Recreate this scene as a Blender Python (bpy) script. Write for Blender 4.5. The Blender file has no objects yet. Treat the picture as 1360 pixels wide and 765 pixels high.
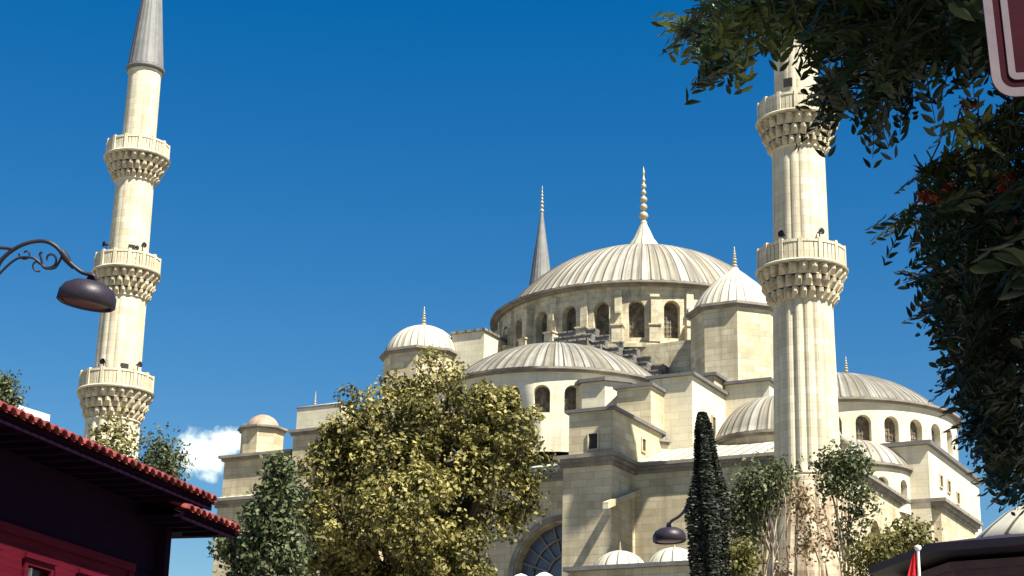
import bpy, math, random
import numpy as np
from mathutils import Vector, Matrix
R = math.radians
PI = math.pi
scene = bpy.context.scene
COL = scene.collection
random.seed(7)
rng = np.random.default_rng(11)

# ------------------------------------------------------------------ camera
FPX, PITCH, ROLL = 2324.0, R(17.5), R(1.28)
CAM = Vector((0, 0, 1.6))
fw = Vector((0, math.cos(PITCH), math.sin(PITCH)))
up0 = Vector((0, -math.sin(PITCH), math.cos(PITCH)))
rt0 = Vector((1, 0, 0))
rt = rt0 * math.cos(ROLL) + up0 * math.sin(ROLL)
up = -rt0 * math.sin(ROLL) + up0 * math.cos(ROLL)
cd = bpy.data.cameras.new('camera')
cam = bpy.data.objects.new('camera', cd)
COL.objects.link(cam)
cam.matrix_world = Matrix(((rt.x, up.x, -fw.x, 0), (rt.y, up.y, -fw.y, 0), (rt.z, up.z, -fw.z, CAM.z), (0, 0, 0, 1)))
cd.sensor_width = 36.0
cd.lens = FPX / 1360 * 36
cd.clip_start = 0.1
cd.clip_end = 6000
scene.camera = cam


def at(px, py, d):
    """point on the sight line of a photo position at axis distance d"""
    return CAM + (fw * FPX + rt * (px - 680) + up * (382.5 - py)) * (d / FPX)


# ------------------------------------------------------------------ light
SUN_EL, SUN_AZ = R(54), R(44)            # azimuth turned right of the way back to the camera
sdir = Vector((math.sin(SUN_AZ) * math.cos(SUN_EL), -math.cos(SUN_AZ) * math.cos(SUN_EL), math.sin(SUN_EL)))
w = bpy.data.worlds.new('World')
scene.world = w
w.use_nodes = True
nt = w.node_tree
nt.nodes.clear()
N = nt.nodes.new
L = nt.links.new
out = N('ShaderNodeOutputWorld')
bg = N('ShaderNodeBackground')
sky = N('ShaderNodeTexSky')
sky.sky_type = 'NISHITA'
sky.sun_disc = False
sky.sun_elevation = SUN_EL
sky.sun_rotation = math.atan2(sdir.x, sdir.y)
sky.air_density = 1.3
sky.dust_density = 0.0
sky.ozone_density = 3.5
hsv = N('ShaderNodeHueSaturation')
hsv.inputs['Hue'].default_value = 0.506
hsv.inputs['Saturation'].default_value = 1.50
hsv.inputs['Value'].default_value = 0.585
L(sky.outputs[0], hsv.inputs['Color'])
# small clouds low in the sky: a soft blob in direction space broken by noise
tc = N('ShaderNodeTexCoord')


def cloud_mask(px, py, sx, sy, amp=0.5, nscale=60.0, soft=0.35):
    d = (at(px, py, 1) - CAM).normalized()
    sub = N('ShaderNodeVectorMath'); sub.operation = 'SUBTRACT'
    L(tc.outputs['Generated'], sub.inputs[0]); sub.inputs[1].default_value = d
    mul = N('ShaderNodeVectorMath'); mul.operation = 'MULTIPLY'
    L(sub.outputs[0], mul.inputs[0]); mul.inputs[1].default_value = (1 / sx, 1 / sx, 1 / sy)
    ln = N('ShaderNodeVectorMath'); ln.operation = 'LENGTH'
    L(mul.outputs[0], ln.inputs[0])
    no = N('ShaderNodeTexNoise'); no.inputs['Scale'].default_value = nscale; no.inputs['Detail'].default_value = 5
    L(tc.outputs['Generated'], no.inputs['Vector'])
    ma = N('ShaderNodeMath'); ma.operation = 'MULTIPLY_ADD'
    L(no.outputs[0], ma.inputs[0]); ma.inputs[1].default_value = 2 * amp * 1.6; L(ln.outputs['Value'], ma.inputs[2])
    mr = N('ShaderNodeMapRange'); mr.interpolation_type = 'SMOOTHSTEP'
    L(ma.outputs[0], mr.inputs[0])
    mr.inputs[1].default_value = 1 + amp * 1.6 - soft; mr.inputs[2].default_value = 1 + amp * 1.6 + soft
    mr.inputs[3].default_value = 1; mr.inputs[4].default_value = 0
    return mr.outputs[0]


prev = hsv.outputs[0]
for (px, py, sx, sy, s) in ((268, 603, .0120, .0095, .9), (300, 590, .0085, .006, .7), (322, 583, .008, .0065, .7),):
    m = cloud_mask(px, py, sx * 1.1, sy * 1.1, .6, 130, .5)
    sc_ = N('ShaderNodeMath'); sc_.operation = 'MULTIPLY'
    L(m, sc_.inputs[0]); sc_.inputs[1].default_value = s
    mx = N('ShaderNodeMix'); mx.data_type = 'RGBA'
    L(sc_.outputs[0], mx.inputs[0]); L(prev, mx.inputs[6]); mx.inputs[7].default_value = (7.6, 8.2, 7.4, 1)
    prev = mx.outputs[2]
L(prev, bg.inputs[0])
bg.inputs[1].default_value = 0.068
L(bg.outputs[0], out.inputs[0])

sl = bpy.data.lights.new('sun', 'SUN')
sl.energy = 5.0
sl.angle = R(0.53)
sl.color = (1.0, 0.94, 0.80)
so = bpy.data.objects.new('sun', sl)
COL.objects.link(so)
so.rotation_euler = sdir.to_track_quat('Z', 'Y').to_euler()
so.location = (0, 0, 80)
scene.view_settings.view_transform = 'Standard'
scene.view_settings.look = 'None'
scene.view_settings.exposure = 1.4
scene.view_settings.gamma = 1


# ------------------------------------------------------------------ materials
def mat(name, c1, c2=None, rough=.8, scale=1.0, kind='noise', bump=.15, brick=None, streak=None, metal=0, spec=.3,
        trans=0, contrast=(.3, .7), coords='Object', stretch=None):
    m = bpy.data.materials.new(name)
    m.use_nodes = True
    t = m.node_tree
    n, l = t.nodes.new, t.links.new
    b = t.nodes['Principled BSDF']
    b.inputs['Roughness'].default_value = rough
    b.inputs['Metallic'].default_value = metal
    b.inputs['Specular IOR Level'].default_value = spec
    tc = n('ShaderNodeTexCoord')
    co = tc.outputs[coords]
    if stretch:
        mp = n('ShaderNodeMapping'); mp.inputs['Scale'].default_value = stretch
        l(co, mp.inputs[0]); co = mp.outputs[0]
    no = n('ShaderNodeTexNoise'); no.inputs['Scale'].default_value = scale; no.inputs['Detail'].default_value = 8
    no.inputs['Roughness'].default_value = .65
    l(co, no.inputs[0])
    mr = n('ShaderNodeMapRange'); mr.inputs[1].default_value, mr.inputs[2].default_value = contrast
    l(no.outputs[0], mr.inputs[0])
    mx = n('ShaderNodeMix'); mx.data_type = 'RGBA'
    l(mr.outputs[0], mx.inputs[0])
    mx.inputs[6].default_value = (*c1, 1); mx.inputs[7].default_value = (*(c2 or c1), 1)
    col = mx.outputs[2]
    hsrc = no.outputs[0]
    if brick:
        br = n('ShaderNodeTexBrick')
        bw, bh, mortar, var = brick
        br.inputs['Scale'].default_value = 1
        br.inputs['Brick Width'].default_value = bw; br.inputs['Row Height'].default_value = bh
        br.inputs['Mortar Size'].default_value = mortar; br.inputs['Mortar Smooth'].default_value = .3
        br.inputs['Color1'].default_value = (1, 1, 1, 1); br.inputs['Color2'].default_value = (1 - var, 1 - var * 1.1, 1 - var * 1.3, 1)
        br.inputs['Mortar'].default_value = (.66, .61, .54, 1) if bh < 5 else (.16, .15, .14, 1)
        if bh > 5: br.offset = 0
        uv = n('ShaderNodeUVMap'); uv.uv_map = 'uv'
        l(uv.outputs[0], br.inputs[0])
        m2 = n('ShaderNodeMix'); m2.data_type = 'RGBA'; m2.blend_type = 'MULTIPLY'; m2.inputs[0].default_value = 1
        l(col, m2.inputs[6]); l(br.outputs[0], m2.inputs[7]); col = m2.outputs[2]
    if streak:
        # rain streaks and soot: noise stretched along the height (uv v), own colour
        uv2 = n('ShaderNodeUVMap'); uv2.uv_map = 'uv'
        mp = n('ShaderNodeMapping'); mp.inputs['Scale'].default_value = (streak[0], streak[1], 1)
        l(uv2.outputs[0], mp.inputs[0])
        ns = n('ShaderNodeTexNoise'); ns.inputs['Scale'].default_value = 1; ns.inputs['Detail'].default_value = 6
        l(mp.outputs[0], ns.inputs[0])
        m3r = n('ShaderNodeMapRange'); m3r.inputs[1].default_value = streak[2]; m3r.inputs[2].default_value = streak[2] + .2
        m3r.inputs[4].default_value = streak[3]
        l(ns.outputs[0], m3r.inputs[0])
        m3 = n('ShaderNodeMix'); m3.data_type = 'RGBA'
        l(m3r.outputs[0], m3.inputs[0]); l(col, m3.inputs[6]); m3.inputs[7].default_value = (*streak[4], 1)
        col = m3.outputs[2]
    l(col, b.inputs['Base Color'])
    if bump:
        bp = n('ShaderNodeBump'); bp.inputs['Strength'].default_value = bump; bp.inputs['Distance'].default_value = .05
        l(hsrc, bp.inputs['Height']); l(bp.outputs[0], b.inputs['Normal'])
    return m


def leafmat(name, cols, trans=.3, rough=.55, spec=.3):
    m = bpy.data.materials.new(name)
    m.use_nodes = True
    t = m.node_tree
    n, l = t.nodes.new, t.links.new
    b = t.nodes['Principled BSDF']
    o = t.nodes['Material Output']
    at_ = n('ShaderNodeAttribute'); at_.attribute_name = 'tone'
    cr = n('ShaderNodeValToRGB')
    e = cr.color_ramp.elements
    e[0].color = (*cols[0], 1); e[0].position = 0
    e[1].color = (*cols[-1], 1); e[1].position = 1
    for i, c in enumerate(cols[1:-1]):
        x = e.new((i + 1) / (len(cols) - 1)); x.color = (*c, 1)
    l(at_.outputs['Fac'], cr.inputs[0])
    l(cr.outputs[0], b.inputs['Base Color'])
    b.inputs['Roughness'].default_value = rough
    b.inputs['Specular IOR Level'].default_value = spec
    tr = n('ShaderNodeBsdfTranslucent')
    l(cr.outputs[0], tr.inputs[0])
    ms = n('ShaderNodeMixShader'); ms.inputs[0].default_value = trans
    l(b.outputs[0], ms.inputs[1]); l(tr.outputs[0], ms.inputs[2]); l(ms.outputs[0], o.inputs[0])
    return m


SOOT = (.13, .11, .08)
M = {}
M['drumstone'] = mat('sooty_limestone', (.62, .56, .41), (.40, .355, .26), scale=.9, brick=(1.0, .45, .02, .2), contrast=(.38, .62),
                     streak=(1.3, .35, .54, .85, (.13, .11, .085)), bump=.4)
M['stone'] = mat('pale_limestone', (.62, .55, .39), (.42, .36, .25), scale=.5, contrast=(.36, .66), brick=(1.1, .48, .022, .24),
                 streak=(1.1, .09, .54, .7, (.22, .185, .13)), bump=.3)
M['plaster'] = mat('white_render', (.68, .63, .49), (.54, .49, .37), scale=.5, contrast=(.38, .66), brick=(1.3, .5, .010, .10), streak=(1.6, .09, .55, .6, (.30, .26, .19)), bump=.1)
M['tower'] = mat('tower_ashlar', (.64, .575, .42), (.46, .40, .28), scale=.6, contrast=(.36, .66), brick=(1.0, .45, .02, .26),
                 streak=(1.1, .12, .55, .6, (.24, .20, .14)), bump=.3)
M['minaret'] = mat('minaret_limestone', (.66, .605, .46), (.52, .46, .34), scale=.5, contrast=(.38, .66), brick=(.95, .5, .014, .18),
                   streak=(2.6, .12, .53, .65, (.26, .225, .16)), bump=.25)
M['corbel'] = mat('carved_stone', (.56, .49, .34), (.38, .31, .21), scale=3, streak=(2, 1.0, .50, .85, (.10, .08, .06)), bump=.4)
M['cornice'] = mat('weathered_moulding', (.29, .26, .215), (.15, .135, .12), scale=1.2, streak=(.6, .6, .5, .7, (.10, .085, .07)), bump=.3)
M['lead'] = mat('weathered_lead', (.45, .43, .365), (.33, .315, .275), scale=.7, rough=.6, brick=(.8, 300, .085, .38),
                streak=(3.6, .10, .45, .95, (.125, .11, .09)), bump=.2, spec=.4)
M['lead_grey'] = mat('grey_streaked_lead', (.37, .36, .315), (.24, .235, .21), scale=.6, rough=.6, brick=(.8, 300, .09, .42),
                streak=(3.6, .10, .44, .95, (.11, .10, .085)), bump=.2, spec=.4, contrast=(.38, .62))
M['lead_light'] = mat('bleached_lead', (.58, .56, .47), (.47, .45, .37), scale=.7, rough=.6,
                      brick=(.8, 300, .07, .22), streak=(3.0, .12, .50, .8, (.30, .27, .21)), bump=.15, spec=.4)
M['lead_dark'] = mat('shade_painted_lead', (.17, .165, .16), (.10, .095, .10), scale=1.5, rough=.6, bump=.2)
M['spire'] = mat('grey_lead_sheet', (.20, .20, .195), (.13, .13, .13), scale=1.2, rough=.55, streak=(2, .1, .55, .5, (.30, .29, .26)), bump=.2)
M['redlead'] = mat('rusty_lead', (.24, .15, .11), (.36, .30, .23), scale=1.0, rough=.7, bump=.2)
M['grille'] = mat('plaster_grille', (.20, .165, .12), (.07, .06, .05), scale=2.5, contrast=(.4, .6), bump=.5)
M['glass'] = mat('blue_window_glass', (.05, .065, .12), (.09, .11, .15), scale=1.2, rough=.25, bump=.05, spec=.6)
M['dark'] = mat('dark_opening', (.02, .018, .018), (.035, .03, .03), scale=2, bump=0)
M['gold'] = mat('weathered_gilt', (.52, .44, .28), (.38, .32, .2), scale=4, rough=.4, metal=.2, bump=.05)
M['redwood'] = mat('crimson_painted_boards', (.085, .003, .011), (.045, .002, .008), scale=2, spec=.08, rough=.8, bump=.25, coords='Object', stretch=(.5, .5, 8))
M['shadewood'] = mat('shade_painted_boards', (.010, .003, .012), (.007, .002, .009), scale=2, spec=.04, rough=.9, bump=.25, coords='Object', stretch=(.5, .5, 8))  # wood colour holds the shade on the wall and under the eave
M['tile'] = mat('red_clay_tile', (.26, .05, .045), (.08, .014, .018), scale=4, contrast=(.4, .6), rough=.75, bump=.3)
M['iron'] = mat('black_painted_iron', (.014, .012, .022), (.03, .022, .03), scale=6, rough=.45, bump=.1)
M['lens'] = mat('frosted_lamp_glass', (.09, .05, .05), (.06, .035, .035), scale=8, rough=.3, bump=.05)
M['signborder'] = mat('reflective_border', (.17, .135, .15), (.13, .10, .12), scale=12, rough=.5, bump=.03)
M['signred'] = mat('maroon_sign_face', (.036, .001, .006), (.02, .001, .005), scale=6, spec=.08, rough=.6, bump=.03)
M['bark'] = mat('brown_bark', (.09, .065, .05), (.045, .032, .026), scale=6, rough=.9, bump=.7, stretch=(1, 1, .25))
M['palebark'] = mat('pale_peeling_bark', (.50, .41, .29), (.24, .18, .12), scale=2.2, rough=.9, bump=.6, stretch=(1, 1, .18), contrast=(.42, .58))
M['pedestal'] = mat('stained_pedestal_stone', (.60, .52, .37), (.36, .27, .18), scale=1.1, brick=(.9, .5, .02, .2), contrast=(.4, .6), streak=(1.6, .12, .48, .8, (.16, .10, .07)), bump=.5)
M['ground'] = mat('dusty_paving', (.20, .18, .15), (.14, .13, .11), scale=.4, rough=.9, bump=.2)
M['canvas'] = mat('white_canvas', (.80, .78, .72), (.72, .70, .64), scale=1, rough=.85, bump=.1)
M['flagred'] = mat('red_cloth', (.50, .012, .02), (.40, .01, .015), scale=3, rough=.85, bump=.1)
M['white'] = mat('white_paint', (.78, .76, .70), (.68, .66, .60), scale=4, rough=.5, bump=.05)
M['eavewood'] = mat('dark_lead_eave', (.02, .013, .024), (.012, .009, .015), scale=3, rough=.6, bump=.2)
M['kioskwood'] = mat('brown_painted_frieze', (.10, .055, .065), (.06, .035, .045), scale=3, rough=.7, bump=.2)


# ------------------------------------------------------------------ mesh builder
class MB:
    def __init__(s):
        s.v, s.f, s.uv, s.sm, s.mi = [], [], [], [], []
        s.cur = 0

    def face(s, pts, uv=None, smooth=False):
        b = len(s.v)
        s.v += [tuple(p) for p in pts]
        s.f.append(list(range(b, b + len(pts))))
        s.uv.append(uv); s.sm.append(smooth); s.mi.append(s.cur)

    def grid(s, P, U=None, close=False, smooth=True):
        """P[i][j] rows of points; shared verts"""
        b = len(s.v)
        nr, nc = len(P), len(P[0])
        for r in P: s.v += [tuple(p) for p in r]
        for i in range(nr - 1):
            for j in range(nc - (0 if close else 1)):
                j2 = (j + 1) % nc
                s.f.append([b + i * nc + j, b + i * nc + j2, b + (i + 1) * nc + j2, b + (i + 1) * nc + j])
                if U:
                    a, c = U[i][j], U[i + 1][j]
                    if j2 == 0:
                        du = U[i][1][0] - U[i][0][0]
                        s.uv.append([a, (a[0] + du, a[1]), (c[0] + du, c[1]), c])
                    else:
                        s.uv.append([a, U[i][j2], U[i + 1][j2], c])
                else: s.uv.append(None)
                s.sm.append(smooth); s.mi.append(s.cur)

    def box(s, x0, x1, y0, y1, z0, z1, M4=None, taper=0):
        t = taper
        p = [(x0, y0, z0), (x1, y0, z0), (x1, y1, z0), (x0, y1, z0), (x0 + t, y0 + t, z1), (x1 - t, y0 + t, z1), (x1 - t, y1 - t, z1), (x0 + t, y1 - t, z1)]
        if M4 is not None: p = [tuple(M4 @ Vector(q)) for q in p]
        for q in ((3, 2, 1, 0), (4, 5, 6, 7), (0, 1, 5, 4), (1, 2, 6, 5), (2, 3, 7, 6), (3, 0, 4, 7)):
            s.face([p[i] for i in q])

    def prism(s, poly, z0, z1, top=True, bottom=True):
        n = len(poly)
        for i in range(n):
            a, b = poly[i], poly[(i + 1) % n]
            s.face([(a[0], a[1], z0), (b[0], b[1], z0), (b[0], b[1], z1), (a[0], a[1], z1)])
        if top: s.face([(p[0], p[1], z1) for p in poly])
        if bottom: s.face([(p[0], p[1], z0) for p in reversed(poly)])

    def pyramid(s, poly, z0, apex):
        n = len(poly)
        for i in range(n):
            a, b = poly[i], poly[(i + 1) % n]
            s.face([(a[0], a[1], z0), (b[0], b[1], z0), apex])

    def revolve(s, prof, cx=0, cy=0, n=64, rmod=None, smooth=True, a0=0., a1=2 * PI, ang0=0., xf=None, sheets=0):
        close = abs(a1 - a0 - 2 * PI) < 1e-6
        m = n if close else n + 1
        P, U = [], []
        Rm = max(r for r, z in prof)
        vv = 0
        for i, (r, z) in enumerate(prof):
            if i: vv += math.hypot(r - prof[i - 1][0], z - prof[i - 1][1])
            row, ur = [], []
            for j in range(m):
                a = ang0 + a0 + (a1 - a0) * j / n
                rr = r + (rmod(j, i) * (r / Rm if r < Rm * .5 else 1) if rmod else 0)
                q = (cx + rr * math.cos(a), cy + rr * math.sin(a), z)
                row.append(xf(q) if xf else q); ur.append(((a / (2 * PI) * sheets * .8 if sheets else a * Rm), vv + prof[0][1]))
            P.append(row); U.append(ur)
        s.grid(P, U, close, smooth)

    def tube(s, pts, rad, n=8, cap=True):
        pts = [Vector(p) for p in pts]
        if not hasattr(rad, '__len__'): rad = [rad] * len(pts)
        P, U = [], []
        ref = Vector((0, 0, 1))
        L_ = 0
        for i, p in enumerate(pts):
            t = (pts[min(i + 1, len(pts) - 1)] - pts[max(i - 1, 0)]).normalized()
            r0 = ref if abs(t.dot(ref)) < .95 else Vector((1, 0, 0))
            a = t.cross(r0).normalized(); b = t.cross(a)
            if i: L_ += (p - pts[i - 1]).length
            P.append([p + (a * math.cos(2 * PI * k / n) + b * math.sin(2 * PI * k / n)) * rad[i] for k in range(n)])
            U.append([(k * .2, L_) for k in range(n)])
        s.grid(P, U, True, True)
        if cap:
            s.face(list(reversed(P[0]))); s.face(P[-1])

    def build(s, name, material, parent=None, loc=None, rot=None, xf=None):
        me = bpy.data.meshes.new(name)
        V = s.v
        if xf: V = [xf(p) for p in V]
        me.from_pydata(V, [], s.f)
        uvl = me.uv_layers.new(name='uv')
        me.update()
        vs = me.vertices
        dat = np.zeros(len(me.loops) * 2, dtype=np.float32)
        for k, poly in enumerate(me.polygons):
            u = s.uv[k]
            nrm = poly.normal
            for q, li in enumerate(poly.loop_indices):
                if u: a, b = u[q]
                else:
                    c = vs[me.loops[li].vertex_index].co
                    if abs(nrm.z) > .75: a, b = c.x, c.y
                    else:
                        h = math.hypot(nrm.x, nrm.y) or 1
                        a, b = (-nrm.y * c.x + nrm.x * c.y) / h, c.z
                dat[2 * li], dat[2 * li + 1] = a, b
        uvl.data.foreach_set('uv', dat)
        me.polygons.foreach_set('use_smooth', s.sm)
        mats = material if isinstance(material, (list, tuple)) else [material]
        for m in mats: me.materials.append(m)
        me.polygons.foreach_set('material_index', s.mi)
        o = bpy.data.objects.new(name, me)
        COL.objects.link(o)
        if parent: o.parent = parent
        if loc is not None: o.location = loc
        if rot is not None: o.rotation_euler = rot
        return o


def thing(name, label, cat, loc=(0, 0, 0), rz=0., group=None):
    o = bpy.data.objects.new(name, None)
    COL.objects.link(o)
    o.empty_display_size = .5
    o.location = loc; o.rotation_euler = (0, 0, rz)
    o['label'] = label; o['category'] = cat
    if group: o['group'] = group
    return o


def structure(o):
    o['kind'] = 'structure'
    return o


def octagon(cx, cy, r, n=8, ph=PI / 8):
    k = r / math.cos(PI / n)
    return [(cx + k * math.cos(ph + 2 * PI * i / n), cy + k * math.sin(ph + 2 * PI * i / n)) for i in range(n)]


def arch_pts(uc, w, vs, pointed=False, n=9):
    """points from left spring over the top to right spring"""
    h = w / 2
    P = []
    for i in range(n + 1):
        a = PI - PI * i / n
        x, y = h * math.cos(a), h * math.sin(a)
        if pointed: y *= 1.0 + .25 * (1 - abs(x) / h)
        P.append((uc + x, vs + y))
    return P


def wall(mb, f, u0, u1, v0, v1, wins, du=1.0, depth=.5, pointed=False):
    """wall skin with real arched openings and their reveals. f(u,v,d)->point, d inward depth.
    wins: (centre, width, sill, spring)"""
    def q(a, b, c, d): mb.face([f(*a), f(*b), f(*c), f(*d)], [(a[0], a[1]), (b[0], b[1]), (c[0], c[1]), (d[0], d[1])])

    def strip(a, b, lo, hi):
        n = max(1, int(math.ceil((b - a) / du)))
        for i in range(n):
            x0, x1 = a + (b - a) * i / n, a + (b - a) * (i + 1) / n
            q((x0, lo, 0), (x1, lo, 0), (x1, hi, 0), (x0, hi, 0))
    cur = u0
    for (uc, wd, vb, vs) in sorted(wins):
        a, b = uc - wd / 2, uc + wd / 2
        strip(cur, a, v0, v1)
        strip(a, b, v0, vb)
        P = arch_pts(uc, wd, vs, pointed)
        for i in range(len(P) - 1):
            p, r_ = P[i], P[i + 1]
            q((p[0], p[1], 0), (r_[0], r_[1], 0), (r_[0], v1, 0), (p[0], v1, 0))
        O = [(a, vb)] + P + [(b, vb)]
        for i in range(len(O)):
            p, r_ = O[i], O[(i + 1) % len(O)]
            q((p[0], p[1], 0), (p[0], p[1], depth), (r_[0], r_[1], depth), (r_[0], r_[1], 0))
        cur = b
    strip(cur, u1, v0, v1)


def pane(f, win, depth, name, material, parent, pointed=False, bars=True):
    """window infill standing at the back of its reveal with real bars"""
    uc, wd, vb, vs = win
    mb = MB()
    P = [(uc - wd / 2, vb)] + arch_pts(uc, wd, vs, pointed) + [(uc + wd / 2, vb)]
    c = (uc, (vb + vs) / 2)
    for i in range(len(P)):
        p, r_ = P[i], P[(i + 1) % len(P)]
        mb.face([f(c[0], c[1], depth - .02), f(p[0], p[1], depth - .02), f(r_[0], r_[1], depth - .02)])
    mb.cur = 1
    if bars:
        for k in (-.25, 0, .25):
            u = uc + k * wd
            top = vs + math.sqrt(max(0, (wd / 2) ** 2 - (k * wd) ** 2))
            b = .035
            mb.face([f(u - b, vb, depth - .1), f(u + b, vb, depth - .1), f(u + b, top, depth - .1), f(u - b, top, depth - .1)])
        v = vb + .3
        while v < vs + .1:
            mb.face([f(uc - wd / 2, v - .035, depth - .1), f(uc + wd / 2, v - .035, depth - .1), f(uc + wd / 2, v + .035, depth - .1), f(uc - wd / 2, v + .035, depth - .1)])
            v += .38
    return mb.build(name, [material, M['grille']] if bars else material, parent)


def cap_profile(rb, z0, z1, n=14, r_end=0.0):
    """spherical cap from radius rb at z0 up to z1"""
    h = z1 - z0
    rad = (rb * rb + h * h) / (2 * h)
    a0 = math.asin(min(1, rb / rad))
    if h > rad: a0 = PI - a0
    a_end = math.asin(min(1, r_end / rad)) if r_end else 0.001
    return [(rad * math.sin(a0 + (a_end - a0) * i / n), z1 - rad + rad * math.cos(a0 + (a_end - a0) * i / n)) for i in range(n + 1)]


def ribmod(k, h):
    return lambda j, i: (h if j % k == 0 else 0)


def finial(mb, x, y, z0, z1, s=1.0, n=12):
    H = z1 - z0
    def b(t, r): return (r * s, z0 + t * H)
    prof = [b(0, .30), b(.03, .30), b(.06, .10)]
    for c, r, h in ((.14, .42, .07), (.29, .34, .06), (.42, .34, .055), (.54, .24, .045), (.65, .24, .045), (.76, .17, .035)):
        prof += [b(c - h, .08), b(c - h * .6, r * .75), b(c, r), b(c + h * .6, r * .75), b(c + h, .08)]
    prof += [b(.86, .06), b(.90, .12), b(.93, .06), b(1, .01)]
    mb.revolve(prof, x, y, n)


# ================================================================== GROUND
mb = MB()
mb.grid([[(x, y, 0) for x in (-3000, -300, -60, 0, 60, 300, 3000)] for y in (-3000, -200, 0, 100, 300, 3000)], None, False, False)
structure(mb.build('ground', M['ground']))

# ================================================================== MOSQUE
MC = Vector((11.139, 141.101, 0))
MR = R(-28)
mosque = thing('mosque', 'great pale stone mosque of cascading ribbed lead domes filling the centre', 'mosque', MC, MR)


def cornice_ring(mb, poly_r, z0, z1, steps=3, cx=0, cy=0, n=96, a0=0., a1=2 * PI, over=.4):
    prof = [(poly_r, z0)]
    for i in range(steps):
        r = poly_r + over * (i + 1) / steps
        prof += [(r, z0 + (z1 - z0) * i / steps), (r, z0 + (z1 - z0) * (i + 1) / steps)]
    prof += [(poly_r - .6, z1 + .08)]
    mb.revolve(prof, cx, cy, n, a0=a0, a1=a1, smooth=False)


def band(mb, poly, z0, z1, steps=3, over=.4):
    """stepped moulding around a convex polygon (counter-clockwise)"""
    def off(p, d):
        n = len(p); o = []
        for i in range(n):
            a, b, c = Vector(p[i - 1]), Vector(p[i]), Vector(p[(i + 1) % n])
            e1, e2 = (b - a).normalized(), (c - b).normalized()
            n1, n2 = Vector((e1.y, -e1.x)), Vector((e2.y, -e2.x))
            m_ = (n1 + n2).normalized()
            o.append(tuple(b + m_ * d / max(.3, m_.dot(n1))))
        return o
    h = (z1 - z0) / steps
    for i in range(steps):
        mb.prism(off(poly, over * (i + 1) / steps), z0 + h * i, z0 + h * (i + 1) - .002, True, True)
    return off


def rect(x0, x1, y0, y1): return [(x0, y0), (x1, y0), (x1, y1), (x0, y1)]


# --- hall walls
CZ = 25.0
hall = MB()
def fS(u, v, d): return (u, -27 + d, v)
def fE(u, v, d): return (23.8 - d, u, v)
front_wins = [(5.95, 7.2, 12.5, 18.1)] + [(x, 1.5, 20.3, 22.0) for x in (16.4, 19.6)] + [(-6.5, 7.2, 12.5, 18.1)] + [(x, 1.5, 20.3, 22) for x in (-13, -17)]
wall(hall, fS, -22.4, 23.8, 0, CZ - .6, front_wins, 3, .9)
east_wins = [(-21.0, 2.0, 15, 18.5), (-16.2, 3.0, 18.0, 20.6), (-12.2, 2.2, 17, 20.6), (5, 3.4, 15, 20), (12, 3.4, 15, 20)]
wall(hall, fE, -27, 27, 0, CZ - .6, east_wins, 3, .8, True)
hall.face([(-22.4, 27, 0), (-22.4, -27, 0), (-22.4, -27, CZ - .6), (-22.4, 27, CZ - .6)])
hall.face([(23.8, 27, 0), (-22.4, 27, 0), (-22.4, 27, CZ - .6), (23.8, 27, CZ - .6)])
hw = hall.build('hall_wall', M['stone'], mosque)
for wdw in front_wins:
    if wdw[1] > 5:
        p = pane(fS, wdw, .9, 'window', M['glass'], hw, bars=False)
        m2 = MB()                                     # fan tracery of the great window
        uc, wd, vb, vs = wdw
        for k in range(1, 10):
            a = PI * k / 10
            m2.tube([(uc + 1.5 * math.cos(a), -26.25, vs + 1.5 * math.sin(a)), (uc + 3.5 * math.cos(a), -26.25, vs + 3.5 * math.sin(a))], .07, 5)
        for rr in (1.5, 2.6):
            m2.tube([(uc + rr * math.cos(PI * k / 16), -26.25, vs + rr * math.sin(PI * k / 16)) for k in range(17)], .08, 5)
        for k in range(-3, 4): m2.tube([(uc + k, -26.25, vb), (uc + k, -26.25, vs)], .06, 5)
        for k in range(5): m2.tube([(uc - 3.5, -26.25, vb + k * 1.3), (uc + 3.5, -26.25, vb + k * 1.3)], .06, 5)
        m2.build('tracery', M['cornice'], hw)
        m3 = MB()                                     # stone archivolt standing proud of the wall
        for (r0, r1, pr) in ((3.62, 4.0, .12),):
            for i in range(24):
                a, b = PI * i / 24, PI * (i + 1) / 24
                P = [(uc + r * math.cos(t), y, vs + r * math.sin(t)) for t in (a, b) for r in (r0, r1) for y in (-27 - pr, -26.9)]
                # P index: (t, r, y)
                g = lambda t, r, y: P[t * 4 + r * 2 + y]
                m3.face([g(0, 0, 0), g(0, 1, 0), g(1, 1, 0), g(1, 0, 0)]); m3.face([g(0, 1, 0), g(0, 1, 1), g(1, 1, 1), g(1, 1, 0)])
                m3.face([g(0, 0, 1), g(0, 0, 0), g(1, 0, 0), g(1, 0, 1)])
        m3.build('archivolt', M['cornice'], hw)
    else:
        pane(fS, wdw, .9, 'window', M['grille'], hw)
for wdw in east_wins: pane(fE, wdw, .8, 'window', M['grille'], hw, pointed=True)
cb = MB()
band(cb, rect(-22.4, 23.8, -27, 27), CZ - .6, CZ + .05, 3, .45)
# roof slab falling outward
cb2 = MB()
a, b = rect(-22.7, 24.1, -27.3, 27.3), rect(-15, 15, -17, 17)
for i in range(4):
    cb2.face([(*a[i], CZ + .06), (*a[(i + 1) % 4], CZ + .06), (*b[(i + 1) % 4], 29), (*b[i], 29)])
cb2.face([(*p, 29) for p in b])
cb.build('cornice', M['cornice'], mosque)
cb2.build('lower_roof', M['lead_light'], mosque)

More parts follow.
